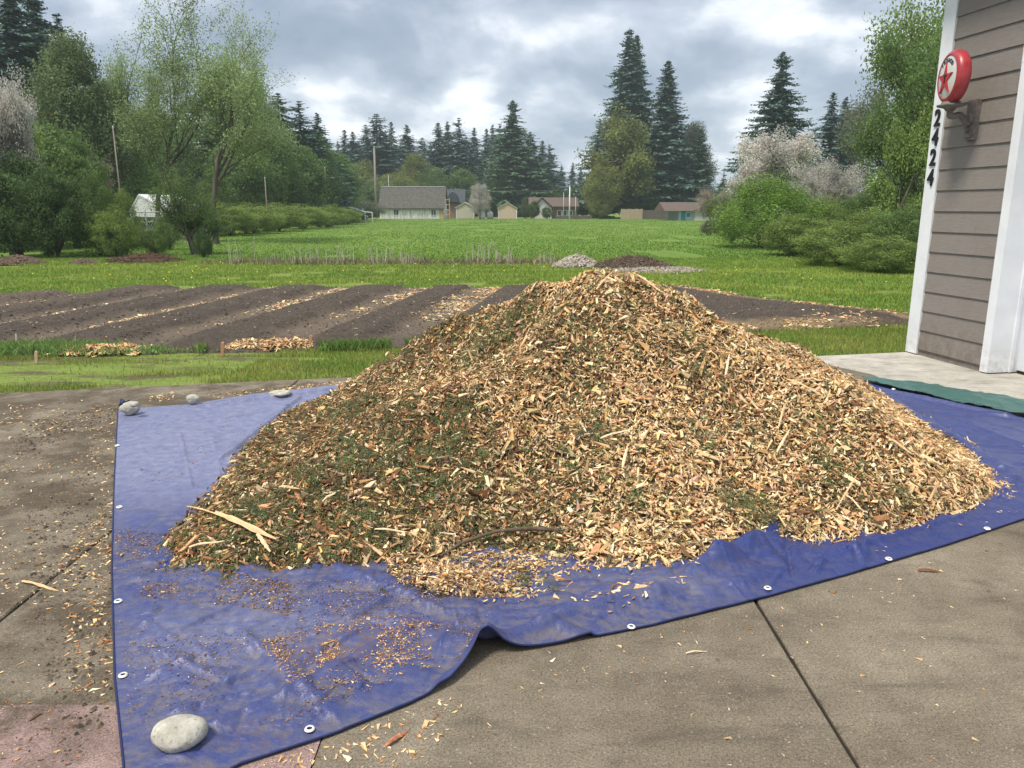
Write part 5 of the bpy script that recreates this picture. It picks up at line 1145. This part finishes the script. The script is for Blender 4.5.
GBR = 'bramble mounds along the right field edge'
for x_, t_, Y_, m_, w_, lab in [(712, 219, 48, 'greygreen', 1.3, 'farthest low brown bramble mound by the pale blue house'), (805, 214, 27, 'bramble', 2.0, 'bramble mound right of the bright green bush'), (845, 222, 22.5, 'bramble', 2.2, 'middle bramble mound on the right field edge'), (872, 208, 24, 'bramble', 1.6, 'tall bramble mound below the blossom tree'), (902, 205, 22.5, 'mid', 1.2, 'tall dark bramble mound beside the garage corner'), (888, 236, 20.2, 'bramble', 2.4, 'nearest bramble mound by the garage corner'), (925, 215, 22, 'mid', 1.0, 'bramble mound half hidden by the garage corner'), (860, 190, 30, 'mid', .8, 'green thicket behind the bramble mounds'), (830, 196, 34, 'bramble', 1.6, 'thicket under the wide blossom tree'), (905, 180, 29, 'mid', .8, 'green thicket behind the garage corner')]:
    tree('bramble_mound', 'shrub2', m_, x_, t_, Y_, lab, 'brambles', GBR, w_=w_)
tree('tall_leafy_tree', 'poplar', 'spring', 915, -70, 30, 'tall fresh green leafy tree beside the garage, taller than the frame', 'tree', w_=.72)
tree('tall_leafy_tree', 'poplar', 'mid', 935, 10, 27, 'shorter leafy tree behind the garage corner', 'tree', w_=.75)
tree('leafy_tree', 'midtree', 'spring', 897, 100, 26, 'small fresh green tree with drooping leaves left of the garage corner', 'tree', w_=.6)
# left cluster
tree('tall_fir', 'bigfir', 'firblue', 38, -25, 62, 'dark fir at the upper left corner behind the blossom tree', 'fir tree', w_=1.15)
tree('tall_fir', 'bigfir2', 'firblue', 60, -15, 66, 'dark fir just right of the upper left corner fir', 'fir tree', w_=1.05)
tree('tall_fir', 'fir1', 'firblue', 80, 12, 68, 'third dark fir behind the light green tree on the left', 'fir tree', w_=1.1)
tree('light_green_tree', 'tallround', 'conif_l', 88, 22, 44, 'light green dense tree in front of the upper left firs', 'tree', w_=.95)
tree('light_green_tree', 'tallround', 'mid', 118, 70, 47, 'green dense tree left of the tall birch', 'tree', w_=1.0)
tree('light_green_tree', 'round1', 'mid', 60, 120, 40, 'rounded green tree under the light green dense tree', 'tree', w_=1.0)
tree('birch_tree', 'birch', 'birch', 158, -60, 38, 'tall airy birch with its crown above the frame', 'tree', w_=1.15, yaw=.6)
tree('birch_tree', 'birch2', 'birch', 214, -8, 36, 'spreading airy birch leaning right over the left tree mass', 'tree', w_=1.1, yaw=2.0)
tree('birch_tree', 'birch', 'birch', 280, 6, 74, 'airy birch at the right edge of the left tree mass', 'tree', w_=1.25, yaw=4.0)
tree('birch_tree', 'birch2', 'birch', 118, 5, 46, 'thin airy birch between the light green tree and the tall birch', 'tree', w_=.7, yaw=1.0)
tree('blossom_tree', 'blossom', 'blossom', 8, 62, 28, 'grey white blossom tree at the far left edge', 'tree', w_=.5, bark=M_palebark)
tree('blossom_tree', 'blossom2', 'pinkblossom', 92, 150, 34, 'low pinkish blossom tree in the left shrubs', 'tree', w_=.6)
for x_, t_, Y_, p_, m_, w_, lab in [(15, 150, 26.5, 'shrub', 'dark', 1.0, 'dark green shrub at the far left edge'), (52, 165, 26, 'shrub2', 'dark', .8, 'dark green shrub second from the left edge'), (95, 172, 26.5, 'finebush', 'mid', .8, 'feathery green shrub in the middle of the left thicket'), (122, 190, 27.5, 'finebush', 'bramble', .7, 'thin green shrub in front of the white canopy'), (75, 130, 33, 'shrub', 'mid', .7, 'tall green shrub behind the left thicket'), (25, 115, 34, 'shrub', 'bramble', .7, 'tall olive shrub behind the far left blossom tree'), (-25, 120, 30, 'shrub', 'dark', .8, 'dark shrub cut by the left edge of the frame'),
                             (150, 228, 27, 'finebush', 'mid', 1.2, 'small bright shrub below the white canopy'), (200, 228, 25.8, 'finebush', 'dark', .8, 'small dark shrub at the foot of the many stemmed tree'), (132, 120, 52, 'shrub', 'mid', .8, 'green thicket behind the white canopy'), (112, 205, 26, 'shrub2', 'bramble', .9, 'low olive shrub left of the white canopy'), (166, 210, 31, 'finebush', 'mid', .8, 'airy shrub hiding the right half of the white canopy')]:
    tree('left_shrub' if False else 'shrub', p_, m_, x_, t_, Y_, lab, 'shrub', 'shrubs of the thicket on the left', w_=w_)
tree('multi_stemmed_tree', 'lowtree', 'mid', 192, 150, 27.5, 'low gnarled tree with several trunks right of the white canopy', 'tree', w_=.8)
tree('multi_stemmed_tree', 'lowtree', 'mid', 207, 172, 28.2, 'low gnarled tree just behind the first many stemmed tree', 'tree', w_=.8)
for x_, t_, Y_, p_, m_, w_, lab in [(180, 120, 69, 'round1', 'mid', .85, 'green tree behind the tall birch trunk'), (205, 110, 74, 'round0', 'mid', .9, 'green tree behind the spreading birch trunk'), (228, 88, 76, 'fir1', 'conif_l', 1.9, 'green conifer in the middle of the left tree mass'), (255, 80, 80, 'tallround', 'conif_l', 1.1, 'tall dull green tree right of the middle conifer'), (285, 92, 86, 'fir3', 'firblue', 1.6, 'dark conifer under the right birch'), (305, 100, 90, 'fir1', 'firblue', 1.6, 'dark conifer near the right end of the left tree mass'), (322, 112, 96, 'fir2', 'firblue', 1.4, 'last dark conifer at the right end of the left tree mass'), (240, 140, 70, 'round2', 'mid', .95, 'rounded green tree behind the hedge, left part'), (272, 135, 74, 'round0', 'mid', .95, 'rounded green tree behind the hedge, middle'), (300, 140, 80, 'round1', 'mid', 1.1, 'rounded green tree behind the hedge, right part'), (338, 148, 100, 'round1', 'mid', 1.0, 'rounded green tree at the right tip of the left tree mass'), (318, 128, 92, 'tallround', 'mid', 1.2, 'tall green tree near the right end of the left tree mass'), (322, 158, 86, 'round2', 'dark', .8, 'dark rounded tree at the right end of the hedge'), (165, 150, 64, 'round2', 'dark', .9, 'dark rounded tree above the white canopy'), (218, 168, 64, 'shrub', 'mid', .7, 'green thicket behind the left end of the hedge'), (256, 180, 70, 'shrub', 'mid', .9, 'green thicket behind the middle of the hedge'), (290, 178, 76, 'shrub', 'dark', .9, 'dark thicket behind the right half of the hedge'), (322, 184, 88, 'shrub', 'dark', 1.0, 'dark thicket beyond the right end of the hedge')]:
    tree('broad_tree' if not p_.startswith('fir') else 'fir_tree', p_, m_, x_, t_, Y_, lab, 'tree' if not p_.startswith('fir') else 'fir tree', 'trees of the mass on the left behind the hedge', w_=w_)
GH = 'mounds of the bramble hedge on the left field edge'
for x_, t_, Y_, w_, lab in [(228, 203, 47, 1.9, 'leftmost bramble hedge mound, brownish at its foot'), (252, 203, 51, 2.0, 'second bramble hedge mound from the left'), (278, 203, 56, 2.1, 'third bramble hedge mound from the left'), (303, 204, 62, 2.2, 'fourth bramble hedge mound from the left'), (326, 205, 68, 2.2, 'fifth bramble hedge mound from the left'), (347, 207, 80, 1.7, 'rightmost bramble hedge mound by the white railing')]:
    tree('hedge_mound', 'shrub2', 'bramble', x_, t_, Y_, lab, 'hedge', GH, w_=w_)

# ------------------------------------------------------------------ far buildings
def flatm(name, col, nz=None, rough=.8):
    def f(n, b):
        if nz: link(n, n.mix(1.0, n.ramp(n.noise(n.scaled(obj_co(n), nz[0]), 3, 5, .7), [(.3, (nz[1],) * 3), (.7, (nz[2],) * 3)]), col, 'MULTIPLY'), b.inputs['Base Color'])
    return material(name, f, base=col, rough=rough)
M_barnw = flatm('weathered_white_boards', (.68, .67, .65), ((1.5, 1.5, .3), .5, 1.35)); M_barnr = flatm('mossy_grey_shakes', (.078, .074, .066), ((.8, .8, 2), .5, 1.5))
M_wood = flatm('raw_timber', (.50, .33, .20), ((3, 3, 1), .8, 1.15)); M_dk = flatm('dark_slate', (.06, .07, .085)); M_cream = flatm('cream_panel', (.47, .44, .37), ((1, 1, 4), .85, 1.12)); M_tan = flatm('tan_panel', (.52, .41, .31), ((1, 1, 4), .85, 1.12))
M_pale = flatm('pale_wall_paint', (.55, .53, .52)); M_brick = flatm('brown_brick', (.24, .15, .12)); M_roofb = flatm('brown_shingles', (.115, .085, .072), ((3, 3, 3), .7, 1.3)); M_glass = material('dark_window_glass', base=(.05, .06, .07), rough=.15, spec=.6)
M_blue = flatm('pale_blue_siding', (.44, .55, .62)); M_teal = flatm('teal_door', (.05, .25, .36)); M_wht = flatm('white_paint', (.75, .77, .8)); M_fence = flatm('cedar_boards', (.42, .33, .24), ((8, 8, 1), .7, 1.25)); M_fence2 = flatm('grey_boards', (.13, .11, .10), ((8, 8, 1), .7, 1.25)); M_metal = flatm('galvanised_metal', (.45, .47, .48), rough=.5)
def pxx(x, Y): return at(x, 210, Y)[0]
def pz(y, Y): return at(512, y, Y)[2]
def bld(name, lab, cat, px_, Y): return thing(name, lab, cat, (pxx(px_, Y), Y, -.03))
# barn
Y_ = 123.; x0, x1 = pxx(379, Y_), pxx(444, Y_); ze, zr = pz(208.5, Y_), pz(187.5, Y_); D_ = 7.0
barn = bld('barn', 'long white barn with a big mossy grey roof at the far end of the field', 'barn', 412, Y_)
mb = MB(); mb.prism([(Y_, -.03), (Y_ + D_, -.03), (Y_ + D_, ze), (Y_ + D_ / 2, zr - .2), (Y_, ze)], x0 + .1, x1 - .1, axis=0); part(mb, 'wall', M_barnw, barn)
mb = MB(); mb.prism([(Y_ - .35, ze - .12), (Y_ + D_ / 2, zr), (Y_ + D_ + .35, ze - .12), (Y_ + D_ + .35, ze + .06), (Y_ + D_ / 2, zr + .2), (Y_ - .35, ze + .06)], x0 - .15, x1 + .15, axis=0); rf = part(mb, 'roof', M_barnr, barn)
mb = MB(); mb.box(x0, x1, Y_ + D_ / 2 - .12, Y_ + D_ / 2 + .12, zr + .17, zr + .28); part(mb, 'ridge_cap', M_metal, rf)
for wx in (396, 433.5):
    a = pxx(wx, Y_); mb = MB(); mb.box(a - .33, a + .33, Y_ - .05, Y_ + .02, .55, 1.3); wn = part(mb, 'window', M_glass, barn); mb = MB(); mb.box(a - .4, a + .4, Y_ - .08, Y_ - .05, .48, .55); mb.box(a - .4, a + .4, Y_ - .08, Y_ - .05, 1.3, 1.37); mb.box(a - .03, a + .03, Y_ - .07, Y_ - .05, .55, 1.3); part(mb, 'frame', M_barnw, wn)
for k in range(9):
    a = x0 + (x1 - x0) * (k + .5) / 9.3; mb = MB(); mb.box(a, a + .05, Y_ - .03, Y_ + .01, .0, ze - .1); part(mb, 'batten', M_fence2 if k in (4, 6) else M_metal, barn)
a = pxx(441.5, Y_); mb = MB(); mb.box(a - .35, a + .35, Y_ - .06, Y_ + .01, -.03, 1.35); part(mb, 'door', M_wood, barn)
# timber rack, small structures
Y_ = 121.; rk = bld('timber_stair', 'raw timber ladder like stair against the right end of the barn', 'stair', 448, Y_); a, b2 = pxx(445, Y_), pxx(449.5, Y_)
mb = MB(); [mb.box(q_ - .05, q_ + .05, Y_, Y_ + .1, -.03, pz(198, Y_)) for q_ in (b2,)]; part(mb, 'post', M_wood, rk)
for k in range(4): mb = MB(); zk = .55 + k * .75; mb.box(a, b2, Y_ - .02, Y_ + .6, zk, zk + .1); part(mb, 'tread', M_wood, rk)
def shed(lab, xa, xb, ytop, yeave, Y_, m_, name='storage_shed'):
    a, b2 = pxx(xa, Y_), pxx(xb, Y_); zt, ze = pz(ytop, Y_), pz(yeave, Y_); c = (a + b2) / 2; s = bld(name, lab, 'shed', (xa + xb) / 2, Y_)
    mb = MB(); mb.prism([(a, -.03), (b2, -.03), (b2, ze), (c, zt), (a, ze)], Y_, Y_ + 3, axis=1); part(mb, 'wall', m_, s)
    mb = MB(); mb.prism([(a - .12, ze - .05), (c, zt + .03), (b2 + .12, ze - .05), (b2 + .12, ze + .06), (c, zt + .15), (a - .12, ze + .06)], Y_ - .15, Y_ + 3.1, axis=1); part(mb, 'roof', m_, s)
    mb = MB(); mb.box(a + .35, b2 - .35, Y_ - .03, Y_ + .01, .02, ze * .85); part(mb, 'door', m_, s)
    for q_ in (a + .06, b2 - .06): mb = MB(); mb.box(q_ - .06, q_ + .06, Y_ - .035, Y_ + .02, 0, ze - .08); part(mb, 'corner_trim', M_barnw, s)
shed('cream gabled garden shed right of the barn', 456, 474, 203, 208, 121., M_cream)
shed('tan gabled garden shed with a square front, right of the cream shed', 498, 517, 203, 208.5, 118., M_tan)
# dark dome roofed structure behind
Y_ = 132.; s = bld('dark_outbuilding', 'dark roofed outbuilding behind the barn end and cream shed', 'outbuilding', 456, Y_); a, b2 = pxx(446, Y_), pxx(464, Y_)
mb = MB(); mb.box(a, b2, Y_, Y_ + 6, -.03, pz(203, Y_)); part(mb, 'wall', M_brick, s)
mb = MB(); mb.prism([(Y_ - .3, pz(203, Y_)), (Y_ + 6, pz(203, Y_)), (Y_ + 4, pz(189, Y_)), (Y_ + 1.5, pz(189, Y_))], a - .2, b2 + .2, axis=0); part(mb, 'roof', M_dk, s)
cc = (a + b2) / 2 - .3; mb = MB(); th = np.linspace(0, math.pi, 13); mb.prism([(cc + .95 * math.cos(t), pz(202, Y_) + 1.6 * math.sin(t)) for t in th], Y_ - .6, Y_ + 2, axis=1); part(mb, 'dormer', M_dk, s)
for px_, lab, m_ in [(482, 'round white tank between the cream and tan sheds', M_wht), (490, 'round grey tank left of the tan shed', M_metal)]:
    Y_ = 119.; c = pxx(px_, Y_); r = 3.2 * Y_ / F_PX; mb = MB(); mb.lathe([(.01, -.03), (r * .9, -.03), (r, .3), (r, .75), (r * .8, 1.0), (.15, 1.12), (.15, 1.2), (.01, 1.2)], 20, Matrix.Translation((c, Y_, 0))); tag(mb.build('water_tank', m_, origin=(c, Y_, 0), smooth=True), lab, 'tank', 'round tanks between the sheds')
# gabled house centre
Y_ = 124.; s = bld('gabled_house', 'low house with a pale gable and long brown roof in the centre distance', 'house', 558, Y_); a, b2 = pxx(531, Y_), pxx(578, Y_); ze = pz(206.5, Y_)
mb = MB(); mb.box(a, b2, Y_ + 1.5, Y_ + 8, -.03, ze); part(mb, 'wall', M_brick, s)
mb = MB(); mb.prism([(Y_ + 1.0, ze), (Y_ + 8.5, ze), (Y_ + 4.7, pz(197, Y_))], a - .3, b2 + .3, axis=0); part(mb, 'roof', M_roofb, s)
ga, gb = pxx(532, Y_), pxx(553, Y_); gc = pxx(542, Y_); zt, zl = pz(198, Y_), pz(208, Y_)
mb = MB(); mb.prism([(ga + .2, -.03), (gb - .2, -.03), (gb - .2, zl), (gc, zt - .12), (ga + .2, zl)], Y_, Y_ + 4, axis=1); part(mb, 'gable', M_pale, s)
mb = MB(); mb.prism([(ga - .1, zl - .1), (gc, zt), (gb + .1, zl - .1), (gb + .1, zl + .08), (gc, zt + .2), (ga - .1, zl + .08)], Y_ - .3, Y_ + 4.5, axis=1); part(mb, 'gable_roof', M_roofb, s)
for k, wx in enumerate((560, 565.5, 571)):
    c = pxx(wx, Y_); mb = MB(); mb.box(c - .36, c + .36, Y_ + 1.44, Y_ + 1.5, .35, 1.25); wn = part(mb, 'window', M_wht, s); mb = MB(); mb.box(c - .28, c + .28, Y_ + 1.42, Y_ + 1.44, .42, 1.18); part(mb, 'pane', M_glass, wn)
# house right
Y_ = 105.; s = bld('pale_blue_house', 'pale blue house with a brown roof right of the centre grove', 'house', 690, Y_); a, b2 = pxx(679, Y_), pxx(712, Y_); ze = pz(210.5, Y_)
mb = MB(); mb.box(a, b2, Y_, Y_ + 7, -.03, ze); part(mb, 'wall', M_blue, s)
mb = MB(); mb.prism([(Y_ - .5, ze - .05), (Y_ + 7.5, ze - .05), (Y_ + 3.5, pz(202, Y_))], pxx(664, Y_), b2 + .4, axis=0); part(mb, 'roof', M_roofb, s)
g0, g1 = pxx(692, Y_), pxx(716, Y_); mb = MB(); mb.box(g0 + .25, g1 - .25, Y_ - 1.2, Y_, -.03, ze - .02); part(mb, 'wing', M_pale, s)
mb = MB(); mb.prism([(g0 - .2, ze - .04), (g1 + .2, ze - .04), ((g0 + g1) / 2, pz(204.5, Y_))], Y_ - 1.5, Y_ + 3, axis=1); part(mb, 'wing_roof', M_roofb, s)
c = pxx(683.5, Y_); mb = MB(); mb.box(c - .3, c + .3, Y_ - .05, Y_, 0, 1.2); part(mb, 'door', M_teal, s)
for wx in (688.5, 702): c = pxx(wx, Y_); yo = Y_ - .05 if wx < 692 else Y_ - 1.25; mb = MB(); mb.box(c - .35, c + .35, yo, yo + .05, .35, 1.05); wn = part(mb, 'window', M_wht, s); mb = MB(); mb.box(c - .27, c + .27, yo - .02, yo, .42, .98); part(mb, 'pane', M_teal, wn)
def fence(lab, xa, xb, Y_, h_, m_, pitch=.16, name='board_fence'):
    a, b2 = pxx(xa, Y_), pxx(xb, Y_); s = bld(name, lab, 'fence', (xa + xb) / 2, Y_); mb = MB(); R = np.random.default_rng(int(xa)); q_ = a
    while q_ < b2: mb.box(q_, q_ + pitch * .9, Y_, Y_ + .025, -.02, h_ + R.uniform(-.03, .03)); q_ += pitch
    part(mb, 'boards', m_, s); mb = MB(); [mb.box(a, b2, Y_ + .025, Y_ + .08, z_, z_ + .09) for z_ in (.3, h_ - .3)]; part(mb, 'rails', m_, s)
    for k in range(int((b2 - a) / 2.4) + 1): mb = MB(); c = a + k * 2.4; mb.box(c, c + .1, Y_ + .08, Y_ + .18, -.03, h_ + .05); part(mb, 'post', m_, s)
fence('pale board fence panel below the centre grove', 621, 642, 116., 1.45, M_fence); fence('dark grey board fence between the pale panel and the blue house', 642, 680, 117., 1.3, M_fence2); fence('low dark fence in front of the gabled house', 556, 592, 118., .45, M_fence2)
# poles, wires, rails
def pole(lab, px_, ytop, Y_, r, m_, arm=True, name='utility_pole'):
    c = pxx(px_, Y_); h_ = pz(ytop, Y_); s = bld(name, lab, 'pole', px_, Y_); mb = MB(); mb.tube([(c, Y_, -.03), (c, Y_, h_ * .5), (c, Y_, h_)], [r, r * .85, r * .65], 10); part(mb, 'mast', m_, s, True)
    if arm: mb = MB(); mb.box(c - .5, c + .5, Y_ - .06, Y_ + .06, h_ * .55, h_ * .55 + .1); part(mb, 'crossarm', m_, s)
    mb = MB(); mb.lathe([(r * .9, 0), (r * 1.0, .06), (.01, .14)], 10, Matrix.Translation((c, Y_, h_ - .04))); part(mb, 'cap', M_metal, s)
M_polew = flatm('pole_wood', (.27, .23, .20), ((9, 9, 1), .7, 1.2)); M_wire = flatm('wire', (.12, .13, .14))
pole('tall bare wooden utility pole behind the left end of the barn', 376.5, 147, 131., .22, M_polew); pole('white metal pole in front of the gabled house', 569.5, 186, 117., .11, M_wht, False, 'lamp_pole')
pole('thin grey pole over the left half of the hedge', 267, 178, 68., .06, M_polew, False); pole('thin grey pole over the right half of the hedge', 327, 168, 84., .06, M_polew, False); pole('pale wooden pole in the left thicket', 122, 128, 33., .035, M_polew, False); pole('thin grey pole behind the barn roof', 389.5, 175, 133., .07, M_metal, False); pole('short grey pole right of the white metal pole', 575.5, 197, 119., .07, M_metal, False); pole('short grey pole left of the white metal pole', 563.5, 193, 118., .06, M_metal, False)
for n_, (xa, ya, xb, yb, Y_) in enumerate([(376, 185.5, 600, 189, 131.), (240, 184, 376, 185.5, 110.)]):
    P0, P1 = at(xa, ya, 131.), at(xb, yb, Y_); t = np.linspace(0, 1, 30)[:, None]; W = P0 * (1 - t) + P1 * t; W[:, 2] -= .6 * np.sin(np.pi * t[:, 0])
    mb = MB(); mb.tube(W, .028, 5); tag(mb.build('power_line', M_wire, origin=tuple(P0)), ['thin power line running right from the tall wooden pole', 'thin power line running left from the tall wooden pole'][n_], 'wire')
Y_ = 92.; s = bld('white_railing', 'white ramp railing sloping down left of the barn', 'railing', 364, Y_); P_ = [(349, 207), (356, 209), (365, 212), (372, 212.5)]
pts = [np.array([pxx(x_, Y_), Y_, pz(y_, Y_)]) for x_, y_ in P_]
mb = MB(); mb.tube(pts, .07, 6); part(mb, 'handrail', M_wht, s)
for p_ in pts[1:]: mb = MB(); mb.box(p_[0] - .06, p_[0] + .06, Y_ - .05, Y_ + .05, -.03, p_[2]); part(mb, 'post', M_wht, s)
tree('grey_hedge', 'shrub2', 'greygreen', 362, 199, 110, 'pale grey green shrub bank left of the barn', 'hedge', w_=2.2)
# white canopy behind the left trees with chain fence
Y_ = 40.; s = bld('white_canopy', 'white tent roofed carport glimpsed through the left trees', 'carport', 150, Y_); a, b2 = pxx(129, Y_), pxx(173, Y_); ce = pxx(140, Y_)
mb = MB(); mb.prism([(a, pz(211, Y_)), (ce, pz(194, Y_)), (b2, pz(213, Y_)), (b2, pz(214.5, Y_)), (ce, pz(196, Y_)), (a, pz(213, Y_))], Y_, Y_ + 5, axis=1); part(mb, 'roof', M_wht, s)
mb = MB(); mb.prism([(a + .02, pz(212.6, Y_)), (ce, pz(195.8, Y_)), (b2 - .05, pz(214, Y_)), (b2 - .05, pz(217, Y_)), (a + .02, pz(217, Y_))], Y_ + .02, Y_ + .06, axis=1); part(mb, 'end_panel', M_wht, s)
for q_ in (a + .1, b2 - .15):
    for yy in (Y_ + .1, Y_ + 4.8): mb = MB(); mb.tube([(q_, yy, -.03), (q_, yy, pz(213, Y_))], .05, 8); part(mb, 'post', M_metal, s)
s = bld('chain_link_fence', 'grey chain link fence in front of the white carport', 'fence', 150, 36.); mb = MB(); a, b2 = pxx(125, 36.), pxx(205, 36.)
for k in np.arange(a, b2, .12): mb.tube([(k, 36., 0), (k + .7, 36., 1.4)], .006, 3, False); mb.tube([(k + .7, 36., 0), (k, 36., 1.4)], .006, 3, False)
part(mb, 'mesh_wire', M_metal, s)
for k in np.linspace(a, b2, 5): mb = MB(); mb.tube([(k, 36., -.03), (k, 36., 1.5)], .03, 8); part(mb, 'post', M_metal, s)
mb = MB(); mb.tube([(a, 36., 1.42), (b2, 36., 1.42)], .025, 8); part(mb, 'top_rail', M_metal, s)

# ------------------------------------------------------------------ air
def add_haze(density):
    mb = MB(); mb.box(-260, 260, -30, 330, -1.2, 40)
    m = bpy.data.materials.new('haze'); m.use_nodes = True; t = m.node_tree; t.nodes.clear(); n = N(t)
    v_ = n.new('ShaderNodeVolumePrincipled', {'Color': (.80, .88, 1.0, 1), 'Density': density, 'Anisotropy': .3}); o_ = n.new('ShaderNodeOutputMaterial'); n.t.links.new(v_.outputs[0], o_.inputs['Volume'])
    tag(mb.build('haze', m), 'faint bluish haze over the whole field', 'haze', kind='stuff')
HAZE = 0.0006
if HAZE: add_haze(HAZE)
